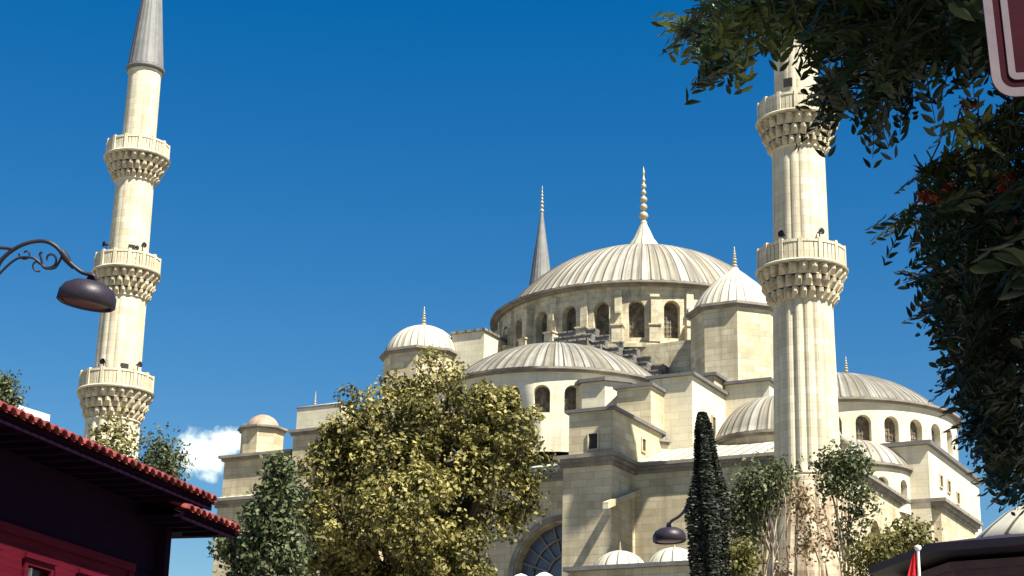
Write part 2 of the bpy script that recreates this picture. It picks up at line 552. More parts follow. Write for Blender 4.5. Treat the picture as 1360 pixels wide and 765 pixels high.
# --- square base under the main drum, with the stepped great arches
base = MB(); base.prism(rect(-12.2, 12.2, -12.2, 12.2), 26, 37.6); base.build('dome_base', M['drumstone'], mosque)
for k in range(4):
    stp = MB(); stc = MB()
    rot = Matrix.Rotation(k * PI / 2, 4, 'Z')
    # stepped extrados profile (x half-width, top z)
    steps = [(1.6, 38.0), (2.75, 37.35), (3.9, 36.7), (5.05, 36.0), (6.2, 35.3), (7.35, 34.55), (8.5, 33.8), (9.7, 33.0)]
    prev = 0
    for (hx, tz) in steps:
        for sgn in (-1, 1):
            x0, x1 = (prev, hx) if sgn > 0 else (-hx, -prev)
            for q in (0, 1, 2):
                yf = -14.4 + .75 * q
                stp.box(x0, x1, yf, yf + .74 if q < 2 else -12.25, 27, tz - .16 + .62 * q, rot)
                if q: stc.box(x0, x1, yf - .1, yf + .74, tz - .155 + .62 * q, tz - .05 + .62 * q, rot)
            stc.box(x0 - (.12 if sgn < 0 else 0), x1 + (.12 if sgn > 0 else 0), -14.55, -13.76, tz - .155, tz, rot)
            stc.box(x1 - .02 if sgn > 0 else x0 - .12, x1 + .12 if sgn > 0 else x0 + .02, -14.55, -14.4, tz - .9, tz - .16, rot)
        prev = hx
    # pier blocks between each weight tower and the drum
    for sgn in (-1, 1):
        x0, x1 = sorted((sgn * 8.0, sgn * 10.9))
        if not (k in (0, 3) and sgn < 0): continue
        base = MB(); base.box(x0, x1, -13.2, -8.5, 33, 40.0 if sgn < 0 else 39.8, rot); base.build('pier', M['plaster'], mosque)
        stc.box(x0 - .15, x1 + .15, -13.35, -8.4, 40.004, 40.2, rot)
    stp.build('stepped_arch', M['lead_dark'], mosque)  # step walls in dark lead that paints in their shade
    stc.build('coping', M['lead_grey'], mosque)

# --- main drum
drum = MB()
RD = 12.25
def fD(u, v, d, r=RD, cx=0, cy=0): a = u / r; return (cx + (r - d) * math.sin(a), cy - (r - d) * math.cos(a), v)
NW = 28
circ = 2 * PI * RD
offs = 3.3 / 12.25 * RD - 0.0
dw = [((k + .5) * circ / NW - circ / 2 + .33, 1.25, 38.5, 40.9) for k in range(NW)]
wall(drum, fD, -circ / 2, circ / 2, 36.5, 42.64, dw, .7, .75)
drum.revolve([(13.4, 37.45), (13.4, 37.75), (12.1, 38.15)], 0, 0, 96, smooth=False)
dob = drum.build('drum', M['drumstone'], mosque)
for q in dw: pane(fD, q, .75, 'window', M['grille'], dob)
for k in range(NW):
    pil = MB()
    u = k * circ / NW - circ / 2 + .33
    a = u / RD
    rot = Matrix.Rotation(a, 4, 'Z')
    big = k % 4 == 0
    pil.box(-.28, .28, -RD - (.55 if big else .22), -RD + .1, 38.0, 41.6 if big else 42.3, rot)
    if big: pil.box(-.36, .36, -RD - .65, -RD + .1, 41.604, 41.8, rot)
    pil.box(-.42, .42, -RD - .75, -RD + .1, 38.003, 39.3, rot); pil.box(-.5, .5, -RD - .85, -RD + .1, 39.303, 39.42, rot)
    if k % 2: pil.box(-.22, .22, -RD - .5, -RD + .1, 40.4, 40.9, rot)
    pil.build('pilaster', M['drumstone'], dob)
mb = MB(); cornice_ring(mb, 12.3, 42.62, 42.95, 2, over=.62, n=128)
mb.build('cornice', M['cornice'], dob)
mb = MB()
mb.revolve([(12.75, 43.0)] + cap_profile(11.8, 43.25, 49.5, 20, 1.0), 0, 0, 96 * 4, ribmod(4, .15), sheets=96)
dome = mb.build('main_dome', M['lead'], mosque)
mb = MB()
mb.revolve([(1.6, 48.9), (1.5, 49.7), (1.3, 50.15), (.9, 50.7), (.6, 51.4), (.28, 52.1), (.2, 52.4)], 0, 0, 32)
mb.build('dome_cap', M['lead_light'], dome)
mb = MB(); finial(mb, 0, 0, 52.1, 57.4, 1.0)
mb.build('finial', M['gold'], dome)


# --- weight towers
def weight_tower(x, y, zb, ze, r, roof_h, fin, ribs=32, ogee=True, mat_='tower'):
    mb = MB(); o = octagon(x, y, r)
    mb.prism(o, zb, ze)
    t = mb.build('weight_tower', M[mat_], mosque)
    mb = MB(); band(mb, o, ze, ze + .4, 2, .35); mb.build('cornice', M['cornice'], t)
    mb = MB()
    k = r + .1
    prof = [(k, ze + .42), (k * .90, ze + .42 + roof_h * .20), (k * .74, ze + .42 + roof_h * .41), (k * .52, ze + .42 + roof_h * .62),
            (k * .30, ze + .42 + roof_h * .80), (k * .13, ze + .42 + roof_h * .92), (.22, ze + .42 + roof_h)]
    if not ogee: prof = cap_profile(k, ze + .42, ze + .42 + roof_h, 12)
    mb.revolve(prof, x, y, ribs * 3, ribmod(3, .09), sheets=ribs); mb.build('ribbed_roof', M['lead_light'], t)
    mb = MB(); finial(mb, x, y, ze + .3 + roof_h, ze + .4 + roof_h + fin, .55); mb.build('finial', M['gold'], t)
    return t


weight_tower(13.0, -13.0, 31, 38.5, 3.05, 3.6, 1.7)
weight_tower(-13.6, -13.2, 31, 38.1, 2.9, 2.5, 1.7, ogee=False)
weight_tower(-13.2, 13.2, 31, 38.3, 3.0, 3.2, 1.7)
weight_tower(12.6, 13.4, 31, 36.6, 2.8, 2.2, .8)


# --- half domes on their drums
def half_dome(k, windows):
    """k quarter turns from the front"""
    rot = Matrix.Rotation(k * PI / 2, 4, 'Z')
    xf = lambda p: tuple(rot @ Vector(p))
    cy, RS = -16.3, 9.15
    def f0(u, v, d): a = u / RS; return ((RS - d) * math.sin(a), cy - (RS - d) * math.cos(a), v)
    wins = [((i + .5) * R(13.4) * RS, 1.15, 29.75, 31.15) for i in range(-8, 8)]
    mb = MB(); wall(mb, f0, -PI * .62 * RS, PI * .62 * RS, 27.0, 32.67, [(a, b, c, d) for a, b, c, d in wins if abs(a) < 1.85 * RS], .7, .6)
    dr = mb.build('half_dome_drum', M['plaster'], mosque, xf=xf)
    if windows:
        fr = lambda u, v, d: xf(f0(u, v, d))
        for q in wins:
            if abs(q[0]) < 1.75 * RS: pane(fr, q, .6, 'window', M['grille'], dr)
    mb = MB(); cornice_ring(mb, RS, 32.65, 32.95, 2, 0, cy, 96, over=.42); mb.build('cornice', M['cornice'], dr, xf=xf)
    mb = MB()
    mb.revolve([(9.35, 33.0)] + cap_profile(8.5, 33.12, 36.9, 16), 0, cy, 72 * 4, ribmod(4, .13), sheets=72)
    d = mb.build('half_dome', M['lead_grey'], mosque, xf=xf)
    mb = MB(); finial(mb, 0, cy - 1.0, 36.8, 38.5, .5) if k == 1 else finial(mb, 0, cy, 36.8, 37.3, .3); mb.build('finial', M['gold'], d, xf=xf)


half_dome(0, True); half_dome(1, True); half_dome(2, False); half_dome(3, False)


def small_dome(x, y, r, z0, zr, h, ribs=32, fin=1.2, wins=0, m='lead', wall_m='stone', wz=None, name='corner_dome'):
    mb = MB()
    f0 = lambda u, v, d: (x + (r - d) * math.sin(u / r), y - (r - d) * math.cos(u / r), v)
    c = 2 * PI * r
    W_ = [((i + .5) * c / wins - c / 2, .9, wz[0], wz[1]) for i in range(wins)] if wins else []
    wall(mb, f0, -c / 2, c / 2, z0, zr, W_, .5, .45)
    d = mb.build(name + '_drum', M[wall_m], mosque)
    for q in W_: pane(f0, q, .45, 'window', M['grille'], d)
    mb = MB(); cornice_ring(mb, r, zr - .02, zr + .3, 2, x, y, 64, over=.3); mb.build('cornice', M['cornice'], d)
    mb = MB(); mb.revolve([(r + .2, zr + .33)] + cap_profile(r, zr + .36, zr + .36 + h, 12), x, y, ribs * 4, ribmod(4, .09), sheets=ribs)
    q = mb.build(name, M[m], mosque)
    if fin:
        mb = MB(); finial(mb, x, y, zr + .25 + h, zr + .3 + h + fin, .35); mb.build('finial', M['gold'], q)


for (x, y) in ((18, -18.5), (-18, -18.5), (-18, 18), (18, 18)):
    small_dome(x, y, 4.3, 24.5, 27.3, 3.2, 40, 1.0 if y < 0 else 0, 14 if y < 0 and x > 0 else 0, wz=(25.6, 26.4))
# exedra half domes leaning on the big half domes
small_dome(20.3, -8.6, 3.9, 24.0, 27.0, 2.3, 32, 0, 12, wall_m='plaster', wz=(24.9, 25.9), name='exedra')
small_dome(9.0, -20.6, 3.0, 24.0, 27.3, 1.9, 28, 0, 0, wall_m='plaster', name='exedra')
small_dome(-9.0, -20.6, 3.9, 24.0, 27.0, 2.3, 32, 0, 0, wall_m='plaster', name='exedra')


# --- buttress blocks stepping down toward the street
def block(x0, x1, y0, y1, z0, z1, m='stone', lip=.3, steps=1, ch=.28, holes=(), name='buttress', slope=0):
    mb = MB(); mb.prism(rect(x0, x1, y0, y1), z0, z1)
    b = mb.build(name, M[m], mosque)
    mb = MB(); band(mb, rect(x0, x1, y0, y1), z1 + .003, z1 + ch, steps, lip)
    mb.build('coping', M['cornice' if steps > 1 else 'lead_dark'], b)
    if slope:
        mb = MB(); mb.pyramid(rect(x0 - lip, x1 + lip, y0 - lip, y1 + lip), z1 + ch + .002, ((x0 + x1) / 2, (y0 + y1) / 2, z1 + ch + slope))
        mb.build('lead_roof', M['lead_light'], b)
    for (ax, u, v, wd, hh) in holes:
        mb = MB()
        if ax == 'y':
            mb.box(u - wd / 2, u + wd / 2, y0 - .02, y0 + .3, v - hh / 2, v + hh / 2)
            mb.cur = 1
            for s_ in (-1, 1): mb.box(u + s_ * (wd / 2 + .05) - .05, u + s_ * (wd / 2 + .05) + .05, y0 - .1, y0 + .05, v - hh / 2 - .1, v + hh / 2 + .1)
            for s_ in (-1, 1): mb.box(u - wd / 2, u + wd / 2, y0 - .1, y0 + .05, v + s_ * (hh / 2 + .05) - .05, v + s_ * (hh / 2 + .05) + .05)
        else:
            mb.box(x1 - .3, x1 + .02, u - wd / 2, u + wd / 2, v - hh / 2, v + hh / 2)
            mb.cur = 1
            for s_ in (-1, 1): mb.box(x1 - .05, x1 + .1, u + s_ * (wd / 2 + .05) - .05, u + s_ * (wd / 2 + .05) + .05, v - hh / 2 - .1, v + hh / 2 + .1)
            for s_ in (-1, 1): mb.box(x1 - .05, x1 + .1, u - wd / 2, u + wd / 2, v + s_ * (hh / 2 + .05) - .05, v + s_ * (hh / 2 + .05) + .05)
        mb.build('window', [M['dark'], M['stone']], b)
    return b


block(7.7, 11.1, -30.7, -26.9, 0, 24.35, 'stone', .5, 3, .75)
block(8.0, 11.15, -30.5, -17.9, 25.11, 27.95, 'stone', .22, 1, .22, (('y', 9.75, 26.0, .62, 1.0), ('x', -25.8, 26.6, .5, .8)), slope=.5)
block(8.7, 11.2, -24.6, -17.0, 28.2, 30.9, 'stone', .22, 1, .22)
block(10.2, 13.3, -22.4, -15.5, 26, 31.95, 'plaster', .25, 1, .22, (('x', -18.6, 29.2, .5, 1.3),))
block(9.3, 13.2, -18.0, -12.8, 30, 33.0, 'stone', .25, 1, .22)
block(13.3, 16.6, -16.2, -10, 29, 32.7, 'plaster', .25, 1, .22)
# octagonal stair turret in front of the half dome
mb = MB(); o8 = octagon(6.75, -22.1, 2.1); mb.prism(o8, 27, 31.7); tb = mb.build('stair_turret', M['plaster'], mosque)
mb = MB(); band(mb, o8, 31.703, 31.95, 1, .25); mb.build('coping', M['lead_dark'], tb)
mb = MB(); mb.pyramid(octagon(6.75, -22.1, 2.3), 31.96, (6.75, -22.1, 32.5)); mb.build('lead_roof', M['lead_light'], tb)
# left mirror of the buttress
block(-11.1, -7.7, -30.7, -26.9, 0, 24.35, 'stone', .5, 3, .75)
block(-11.1, -8.0, -30.5, -17.9, 25.11, 27.95, 'stone', .22, 1, .22)
# sloping stone gutter roof sticking out beside the front buttress
mb = MB()
pts = [(11.12, -32.2, 21.2), (11.12, -27.0, 23.3)]
for (a, b) in (((10.7, -31.6, 21.4), (11.9, -27.05, 22.6)),):
    x0, x1 = 11.12, 11.5
    y0, y1, z0, z1 = -32.0, -27.02, 21.3, 23.0
    P = [(x0, y0, z0), (x1, y0, z0), (x1, y1, z1), (x0, y1, z1)]
    T = [(p[0], p[1], p[2] + .42) for p in P]
    mb.face(P[::-1]); mb.face(T)
    for i in range(4): mb.face([P[i], P[(i + 1) % 4], T[(i + 1) % 4], T[i]])
mb.build('stone_gutter', M['stone'], mosque)
# right side: tall block with three small lights, low buttress, and the far left corner with its turret
block(21.4, 25.6, -8.6, 6.6, 20, 28.95, 'plaster', .3, 1, .3,
      (('x', -5.4, 26.9, .7, .8), ('x', -3.2, 26.9, .7, .8), ('x', -.6, 26.5, .7, .8)), slope=.7)
block(23.7, 26.2, -8.2, 1.9, 0, 24.35, 'stone', .5, 3, .75)
block(-22.2, -16.4, -26.8, -17, 24.9, 27.9, 'stone', .35, 2, .4, slope=.4)
mb = MB(); o8 = octagon(-20.3, -24.9, 1.5); mb.prism(o8, 28.25, 30.3); tt = mb.build('corner_turret', M['stone'], mosque)
mb = MB(); band(mb, o8, 30.303, 30.6, 2, .28); mb.build('cornice', M['cornice'], tt)
mb = MB(); mb.revolve([(1.6, 30.62)] + cap_profile(1.25, 30.64, 31.7, 10), -20.3, -24.9, 48, ribmod(3, .03)); mb.build('turret_dome', M['redlead'], tt)
block(-15.8, -11.5, -27.3, -18, 24.9, 29.2, 'stone', .3, 2, .4)
block(-22.4, -18.2, -17.6, -12.0, 26, 34.0, 'plaster', .06, 1, .1, slope=.9)
mb = MB(); finial(mb, -21.4, -16.6, 34.1, 35.6, .3, 8); mb.build('finial', M['gold'], mosque)
b_ = block(-14.6, -12.0, -17, -10.6, 26, 33.3, 'plaster', .02, 1, .05)

# ================================================================== MINARETS
def minaret(label, base_xy, segs, balconies, cone=None, doorz=None, speakers=(), flutes=20, zb=0, lower=None, boots=True):
    t = thing('minaret', label, 'minaret', (base_xy[0], base_xy[1], 0), 0, 'minarets of the mosque')
    for sk, (z0, r0, z1, r1) in enumerate(segs):
        fd = (.10, .045, .018, .01)[sk]
        fl = lambda j, i, fd=fd: (-fd if j % 5 in (0,) else (.3 * fd if j % 5 in (2, 3) else -.15 * fd))
        mb = MB(); mb.revolve([(r0 + (r1 - r0) * k / 6, z0 + (z1 - z0) * k / 6) for k in range(7)], 0, 0, flutes * 5, fl, smooth=False)
        mb.build('shaft', M['minaret'], t)
        for zz, rr in ((z1 - .35, r1), (z0 + .2, r0)):
            mb = MB()
            mb.revolve([(rr - .05, zz - .1), (rr + .09, zz - .06), (rr + .09, zz + .06), (rr - .05, zz + .1)], 0, 0, 48)
            mb.build('ring_moulding', M['minaret'], t)
    for (zc, rb, rs, hp, hc) in balconies:      # floor height, balcony radius, shaft radius, parapet height, corbel height
        mb = MB()
        n = 96
        prof_t = 3
        for k in range(prof_t):
            z0 = zc - hc + hc * k / prof_t; z1 = zc - hc + hc * (k + 1) / prof_t
            r0 = rs + (rb - rs) * ((k + .15) / prof_t) ** .8; r1 = rs + (rb - rs) * ((k + 1) / prof_t) ** .8
            teeth = lambda j, i, k=k: (-.30 if ((j + 2 * (k % 2)) % 4) == 0 else (-.05 if j % 2 else .04))
            mb.revolve([(r0 - .02, z0), (r1, z0 + (z1 - z0) * .55), (r1, z1 - .04)], 0, 0, n * 1, lambda j, i, tt_=teeth: tt_(j, i) if i else -.05, smooth=False)
            mb.revolve([(r1, z1 - .04), (rs - .2, z1 - .02)], 0, 0, n, lambda j, i, tt_=teeth: tt_(j, i) if i == 0 else 0, smooth=False)
        cb_ = mb.build('balcony', M['corbel'], t)
        mb = MB()
        mb.revolve([(rs - .1, zc), (rb + .12, zc), (rb + .16, zc + .09), (rb + .06, zc + .18), (rb - .1, zc + .19), (rs - .1, zc + .19)], 0, 0, 64, smooth=False)
        # parapet: slabs with narrow slits between them, posts and a top rail
        nb = 54
        for k in range(nb):
            rot = Matrix.Rotation(2 * PI * k / nb, 4, 'Z')
            hwid = PI * rb / nb - .035
            mb.box(rb - .15, rb - .02, -hwid, hwid, zc + .17, zc + hp * .84, rot)
        mb.revolve([(rb - .17, zc + hp * .84), (rb + .02, zc + hp * .84), (rb + .02, zc + hp * .95), (rb - .17, zc + hp * .95), (rb - .17, zc + hp * .84)], 0, 0, 64, smooth=False)
        for k in range(14):
            rot = Matrix.Rotation(2 * PI * k / 14 + .04, 4, 'Z')
            mb.box(rb - .2, rb + .07, -.12, .12, zc + .12, zc + hp + .03, rot, .01)
        mb.build('parapet', M['minaret'], cb_)
    if cone:
        z0, r0, z1, fz = cone
        mb = MB()
        mb.revolve([(r0 - .1, z0 - .35), (r0 + .22, z0 - .2), (r0 + .25, z0), (r0 + .1, z0 + .1)], 0, 0, 48); mb.build('eave_ring', M['lead_dark'], t)
        mb = MB()
        mb.revolve([(r0 + .12 + (.12 - r0 - .12) * (k / 10), z0 + .1 + (z1 - z0) * k / 10) for k in range(11)], 0, 0, 60, ribmod(3, .05))
        mb.build('cone_roof', M['spire'], t)
        mb = MB(); finial(mb, 0, 0, z1 - .3, fz, .55); mb.build('finial', M['gold'], t)
    if doorz:
        for (z, r_, ang) in doorz:
            mb = MB(); rot = Matrix.Rotation(ang, 4, 'Z')
            mb.box(-.28, .28, -r_ - .04, -r_ + .3, z, z + .55, rot)
            mb.build('window', M['dark'], t)
    for (z, r_, ang) in speakers:
        mb = MB()
        d = Vector((math.sin(ang), -math.cos(ang), 0))
        c = d * r_ + Vector((0, 0, z))
        q = d.to_track_quat('Z', 'Y').to_matrix().to_4x4()
        xf = lambda p, q=q, c=c: tuple(q @ Vector(p) + c)
        mb.revolve([(.04, -.22), (.07, -.07), (.12, .07), (.21, .2), (.22, .22), (.04, .09)], 0, 0, 14, xf=xf)
        mb.tube([c, c + Vector((0, 0, -.9))], .04, 6)
        mb.build('loudspeaker', M['iron'], t)
    return t


def solve_axis(p1, d1):
    """base position of the vertical through a photo position at axis distance d1"""
    v = at(p1[0], p1[1], d1)
    return v


def zs(px, py, xy):
    """height where a sight line passes the vertical standing at xy"""
    d = fw * FPX + rt * (px - 680) + up * (382.5 - py)
    h = math.hypot(xy[0], xy[1])
    return CAM.z + d.z * h / math.hypot(d.x, d.y)


v = at(1065, 365, 105); RXY = (v.x, v.y)
z = lambda x, y: zs(x, y, RXY)
b1, b2 = z(1065, 364), z(1059, 167)
b3 = b2 + (b2 - b1) * .98
top = b3 + 7.5
minaret('fluted stone minaret rising between the main dome and the leafy branch', RXY,
        [(z(1072, 640), 1.90, b1 - 1.6, 1.74), (b1, 1.66, b2 - 1.5, 1.58), (b2, 1.36, b3 - 1.4, 1.3), (b3, 1.15, top, 1.1)],
        [(b1, 2.62, 1.8, 1.45, 2.05), (b2, 2.4, 1.56, 1.35, 1.95), (b3, 2.2, 1.28, 1.3, 1.8)],
        (top, 1.15, top + 13, top + 16), [(z(1047, 126), 1.36, -.55)],
        [(b1 + 2.0, 1.9, -.75), (b1 + 2.1, 1.9, .45)], flutes=18)
rm = [o for o in COL.objects if o.name.startswith('minaret') and o.type == 'EMPTY'][-1]
mb = MB()
zb_ = z(1072, 640)
mb.revolve([(2.75, 0), (2.75, zb_ - 5.5), (2.6, zb_ - 4.6), (2.35, zb_ - 2.5), (2.05, zb_ - .3), (2.08, zb_), (1.85, zb_ + .1)], 0, 0, 72, lambda j, i: (-.10 if j % 6 == 0 else .02) if 0 < i < 5 else 0, smooth=False)
mb.build('pedestal', M['pedestal'], rm)

v = at(168, 365, 128); LXY = (v.x, v.y)
z = lambda x, y: zs(x, y, LXY)
b1, b2, b3, top = z(149, 524), z(165, 366), z(179, 214), z(189, 92)
minaret('tall slim stone minaret with grey cone roof beyond the red house', LXY,
        [(z(145, 640), 1.96, b1 - 1.7, 1.86), (b1, 1.66, b2 - 1.5, 1.58), (b2, 1.46, b3 - 1.4, 1.38), (b3, 1.26, top, 1.2)],
        [(b1, 2.60, 1.84, 1.4, 2.0), (b2, 2.36, 1.58, 1.35, 1.95), (b3, 2.3, 1.38, 1.3, 1.8)],
        (top, 1.2, top + 12, top + 15), [(b1 + 1.4, 1.66, .5), (b2 + 1.4, 1.46, .4)],
        [(b1 + 1.9, 2.0, -.3), (b1 + 1.9, 2.2, .9), (b2 + 2.0, 1.8, -.9), (b2 + 1.9, 1.9, .75), (b2 + 1.5, 2.1, .45)], flutes=16)
lm = [o for o in COL.objects if o.name.startswith('minaret') and o.type == 'EMPTY'][-1]
mb = MB(); zb_ = z(145, 640)
mb.revolve([(3.0, 0), (3.0, zb_ - 6), (2.1, zb_ - .2), (1.95, zb_)], 0, 0, 16, smooth=False); mb.build('pedestal', M['minaret'], lm)

v = at(718, 380, 182); BXY = (v.x, v.y)
z = lambda x, y: zs(x, y, BXY)
top = z(717, 392)
tip = z(718, 282)
minaret('far minaret seen only as a thin grey spire behind the main dome', BXY,
        [(20, 1.9, 30, 1.8), (30, 1.6, 38, 1.5), (38, 1.4, top, 1.25)], [(30, 2.6, 1.8, 1.3, 1.9), (39.0, 2.3, 1.5, 1.3, 1.8)],
        (top, 1.15, tip, z(718, 246)), None, (), flutes=16)
bm_ = [o for o in COL.objects if o.name.startswith('minaret') and o.type == 'EMPTY'][-1]
mb = MB(); mb.revolve([(3, 0), (3, 14), (1.95, 20.05)], 0, 0, 16, smooth=False); mb.build('pedestal', M['minaret'], bm_)

# ================================================================== ARCADE WITH LOW DOMES (in front of the mosque wall)
ar = thing('arcade', 'low stone arcade topped with two small pale domes at the foot of the mosque', 'arcade', MC, MR)
mb = MB()
fA = lambda u, v, d: (u, -37 + d, v)
aw = [(13.3 + 3.6 * k, 2.3, 10, 14.2) for k in range(2)]
zt = 16.7
wall(mb, fA, 11.3, 19.4, 0, zt, aw, 3, .8, True)
mb.prism(rect(11.3, 19.4, -36.1, -31.2), 0, zt)
mb.build('arcade_wall', M['stone'], ar)
mb = MB(); band(mb, rect(11.3, 19.4, -37, -31.2), zt + .003, zt + .25, 1, .3); mb.build('cornice', M['lead_dark'], ar)
for k in range(2):
    mb = MB(); mb.revolve([(1.75, zt + .26), (1.72, zt + .34)] + cap_profile(1.68, zt + .36, zt + 1.55, 10), 13.3 + 3.5 * k, -34.2, 96, ribmod(4, .03))
    d = mb.build('small_dome', M['lead_light'], ar)
    mb = MB(); finial(mb, 13.3 + 3.5 * k, -34.2, zt + 1.5, zt + 2.1, .25, 8); mb.build('finial', M['gold'], d)

# ================================================================== RED HOUSE
hz = 7.5
p0, p1 = at(0, 545, 1), at(283, 665, 1)
def onz(px, py, z_):
    d = fw * FPX + rt * (px - 680) + up * (382.5 - py)
    return CAM + d * ((z_ - CAM.z) / d.z)
E0, E1 = onz(0, 545, hz), onz(283, 667, hz)
G1, G2 = onz(245, 677, hz - .35), onz(316, 705, hz - .35)
hd = (E1 - E0); hd.z = 0; hlen = hd.length; hd.normalize()
hang = math.atan2(hd.y, hd.x)
# local frame: x along the eave away from the camera, y to the LEFT (into the house)
house = thing('house', 'dark red wooden house with scalloped clay tile eave at lower left', 'house', (E0.x, E0.y, 0), hang)
def hl(p):
    d = Vector((p.x - E0.x, p.y - E0.y)); return (d.x * hd.x + d.y * hd.y, -d.x * hd.y + d.y * hd.x)
g1, g2 = hl(G1), hl(G2)
X0, X1 = -9.0, hlen
OV = .95
WZ = hz - .12
def fH(u, v, d): return (u, OV + d, v)
# split height between upper boards painted as eave shadow and crimson lower boards
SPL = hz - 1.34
mb = MB(); mb.box(X0, X1 - .3, OV, OV + 7, SPL, WZ - .05); mb.build('upper_wall', M['shadewood'], house)
mb = MB()
hw_ = []
wx = []
for px in (47, 118):
    d = at(px, 765, 1) - CAM
    # meet the wall plane y=OV in house frame
    o = hl(CAM); e = (d.x * hd.x + d.y * hd.y, -d.x * hd.y + d.y * hd.x)
    t = (OV + .02 - o[1]) / e[1]
    wx.append((o[0] + e[0] * t, CAM.z + d.z * t))
def rectwin(mbx, f, u0, u1, v0, v1, ws, depth):
    def q(a, b, c, d): mbx.face([f(*a), f(*b), f(*c), f(*d)])
    cur = u0
    for (a, b, lo, hi) in sorted(ws):
        q((cur, v0, 0), (a, v0, 0), (a, v1, 0), (cur, v1, 0))
        q((a, v0, 0), (b, v0, 0), (b, lo, 0), (a, lo, 0)); q((a, hi, 0), (b, hi, 0), (b, v1, 0), (a, v1, 0))
        for (p, r_) in (((a, lo), (b, lo)), ((b, lo), (b, hi)), ((b, hi), (a, hi)), ((a, hi), (a, lo))):
            q((p[0], p[1], 0), (p[0], p[1], depth), (r_[0], r_[1], depth), (r_[0], r_[1], 0))
        cur = b
    q((cur, v0, 0), (u1, v0, 0), (u1, v1, 0), (cur, v1, 0))
pitchx = wx[1][0] - wx[0][0]
WH = 1.5
hwins = []
for k in range(-4, 3):
    cx = wx[0][0] + k * pitchx
    if X0 + .8 < cx < X1 - 1.9: hwins.append((cx - .36, cx + .36, wx[0][1] - 1.0, wx[0][1] + .13))
rectwin(mb, fH, X0, X1 - 1.15, 0, SPL - .02, hwins, .18)
mb.box(X0, X1 - 1.16, OV + .25, OV + 7, 0, SPL - .03)
mb.build('lower_wall', M['redwood'], house)
mb = MB()
mb.box(X0, X1 - 1.1, OV - .06, OV + .02, SPL - .11, SPL + .03)                       # string course along the lower edge of the painted shade
mb.box(X1 - 1.3, X1 - 1.1, OV - .035, OV + .12, 0, SPL - .12)
mb.build('trim', M['redwood'], house)
mb = MB(); mb.box(X1 - 1.09, X1 - .31, OV + .02, OV + 7, 0, SPL - .01); mb.build('corner_post', M['shadewood'], house)
for (a, b, lo, hi) in hwins:
    mb = MB()
    for (x0, x1, z0, z1) in ((a - .1, a, lo - .1, hi + .1), (b, b + .1, lo - .1, hi + .1), (a, b, hi, hi + .1), (a - .04, b + .04, lo - .1, lo)):
        mb.box(x0, x1, OV - .05, OV + .1, z0, z1)
    mb.box(a - .16, b + .16, OV - .1, OV - .052, hi + .1, hi + .17)
    wn = mb.build('window', M['redwood'], house)
    mb = MB(); mb.box(a, b, OV + .16, OV + .18, lo, hi); mb.build('pane', M['glass'], wn)
    mb = MB(); mb.box(a, b, OV + .10, OV + .15, hi - .34, hi - .29); mb.box((a + b) / 2 - .02, (a + b) / 2 + .02, OV + .1, OV + .15, lo, hi)
    mb.build('glazing_bar', M['white'], wn)


def tiled_roof(x0, x1, y_eave, zc, depth, rise, parent, ybase):
    mb = MB()                                           # soffit and fascia
    mb.box(x0, x1, y_eave + .02, ybase + depth, zc - .12, zc - .07)
    mb.box(x0, x1, y_eave + .02, y_eave + .07, zc - .16, zc - .02)
    n = int((x1 - x0) / .5)
    for i in range(n): mb.box(x0 + i * .5 + .1, x0 + i * .5 + .17, y_eave + .09, ybase, zc - .2, zc - .122)
    mb.build('eave', M['shadewood'], parent)
    mb = MB()
    slope = rise / depth
    P = [(x0, y_eave - .02, zc), (x1, y_eave - .02, zc), (x1, y_eave + depth, zc + rise), (x0, y_eave + depth, zc + rise)]
    mb.face(P)
    mb.face([(p[0], p[1], p[2] - .05) for p in reversed(P)])
    mb.face([P[1], (P[1][0], P[1][1], zc - .05), (P[2][0], P[2][1], P[2][2] - .05), P[2]])
    n = int((x1 - x0) / .25)
    dx = (x1 - x0) / n
    for i in range(n):                                  # barrel tiles, each course of them overlapping the next
        xc = x0 + dx * (i + .5)
        rows = 9
        for r_ in range(rows):
            ya = y_eave - .09 + r_ * .36; yb = ya + .42
            j = random.uniform(-.012, .012)
            A, B = [], []
            for k in range(7):
                a = PI * k / 6
                A.append((xc + j + .105 * math.cos(a), ya, zc + .02 + slope * (ya - y_eave) + .10 * math.sin(a) + .03))
                B.append((xc + .095 * math.cos(a), yb, zc + .0 + slope * (yb - y_eave) + .07 * math.sin(a) + .02))
            mb.grid([A, B], None, False, True)
            if r_ == 0:
                C = [(p[0] * .86 + xc * .14, p[1] + .0, zc + .04 + (p[2] - zc - .04) * .7) for p in A]
                mb.grid([A, C], None, False, False)
                mb.grid([C, [(p[0], p[1] + .3, p[2]) for p in C]], None, False, True)
        # pan tile lip hanging between the barrels
        xm = xc + dx / 2
        A = [(xm + .07 * math.cos(PI + PI * k / 5), y_eave - .05, zc + .05 + .06 * math.sin(PI + PI * k / 5)) for k in range(6)]
        mb.grid([A, [(p[0], p[1] + .5, p[2] + .5 * slope + .02) for p in A]], None, False, True)
    return mb.build('tiled_roof', M['tile'], parent)


tiled_roof(X0, X1, 0, hz, 4.0, 1.5, house, OV)
tiled_roof(g1[0], g2[0], g1[1], hz - .35, 3.0, 1.1, house, g1[1] + .8)
mb = MB(); mb.box(X1 - .29, g2[0] - 1.2, g1[1] + .75, g1[1] + 6, 0, hz - .46); mb.box(X1 - .29, X1 + .4, g1[1] + .75, g1[1] + 6, hz - .46, hz - .13); mb.build('rear_wing', M['shadewood'], house)


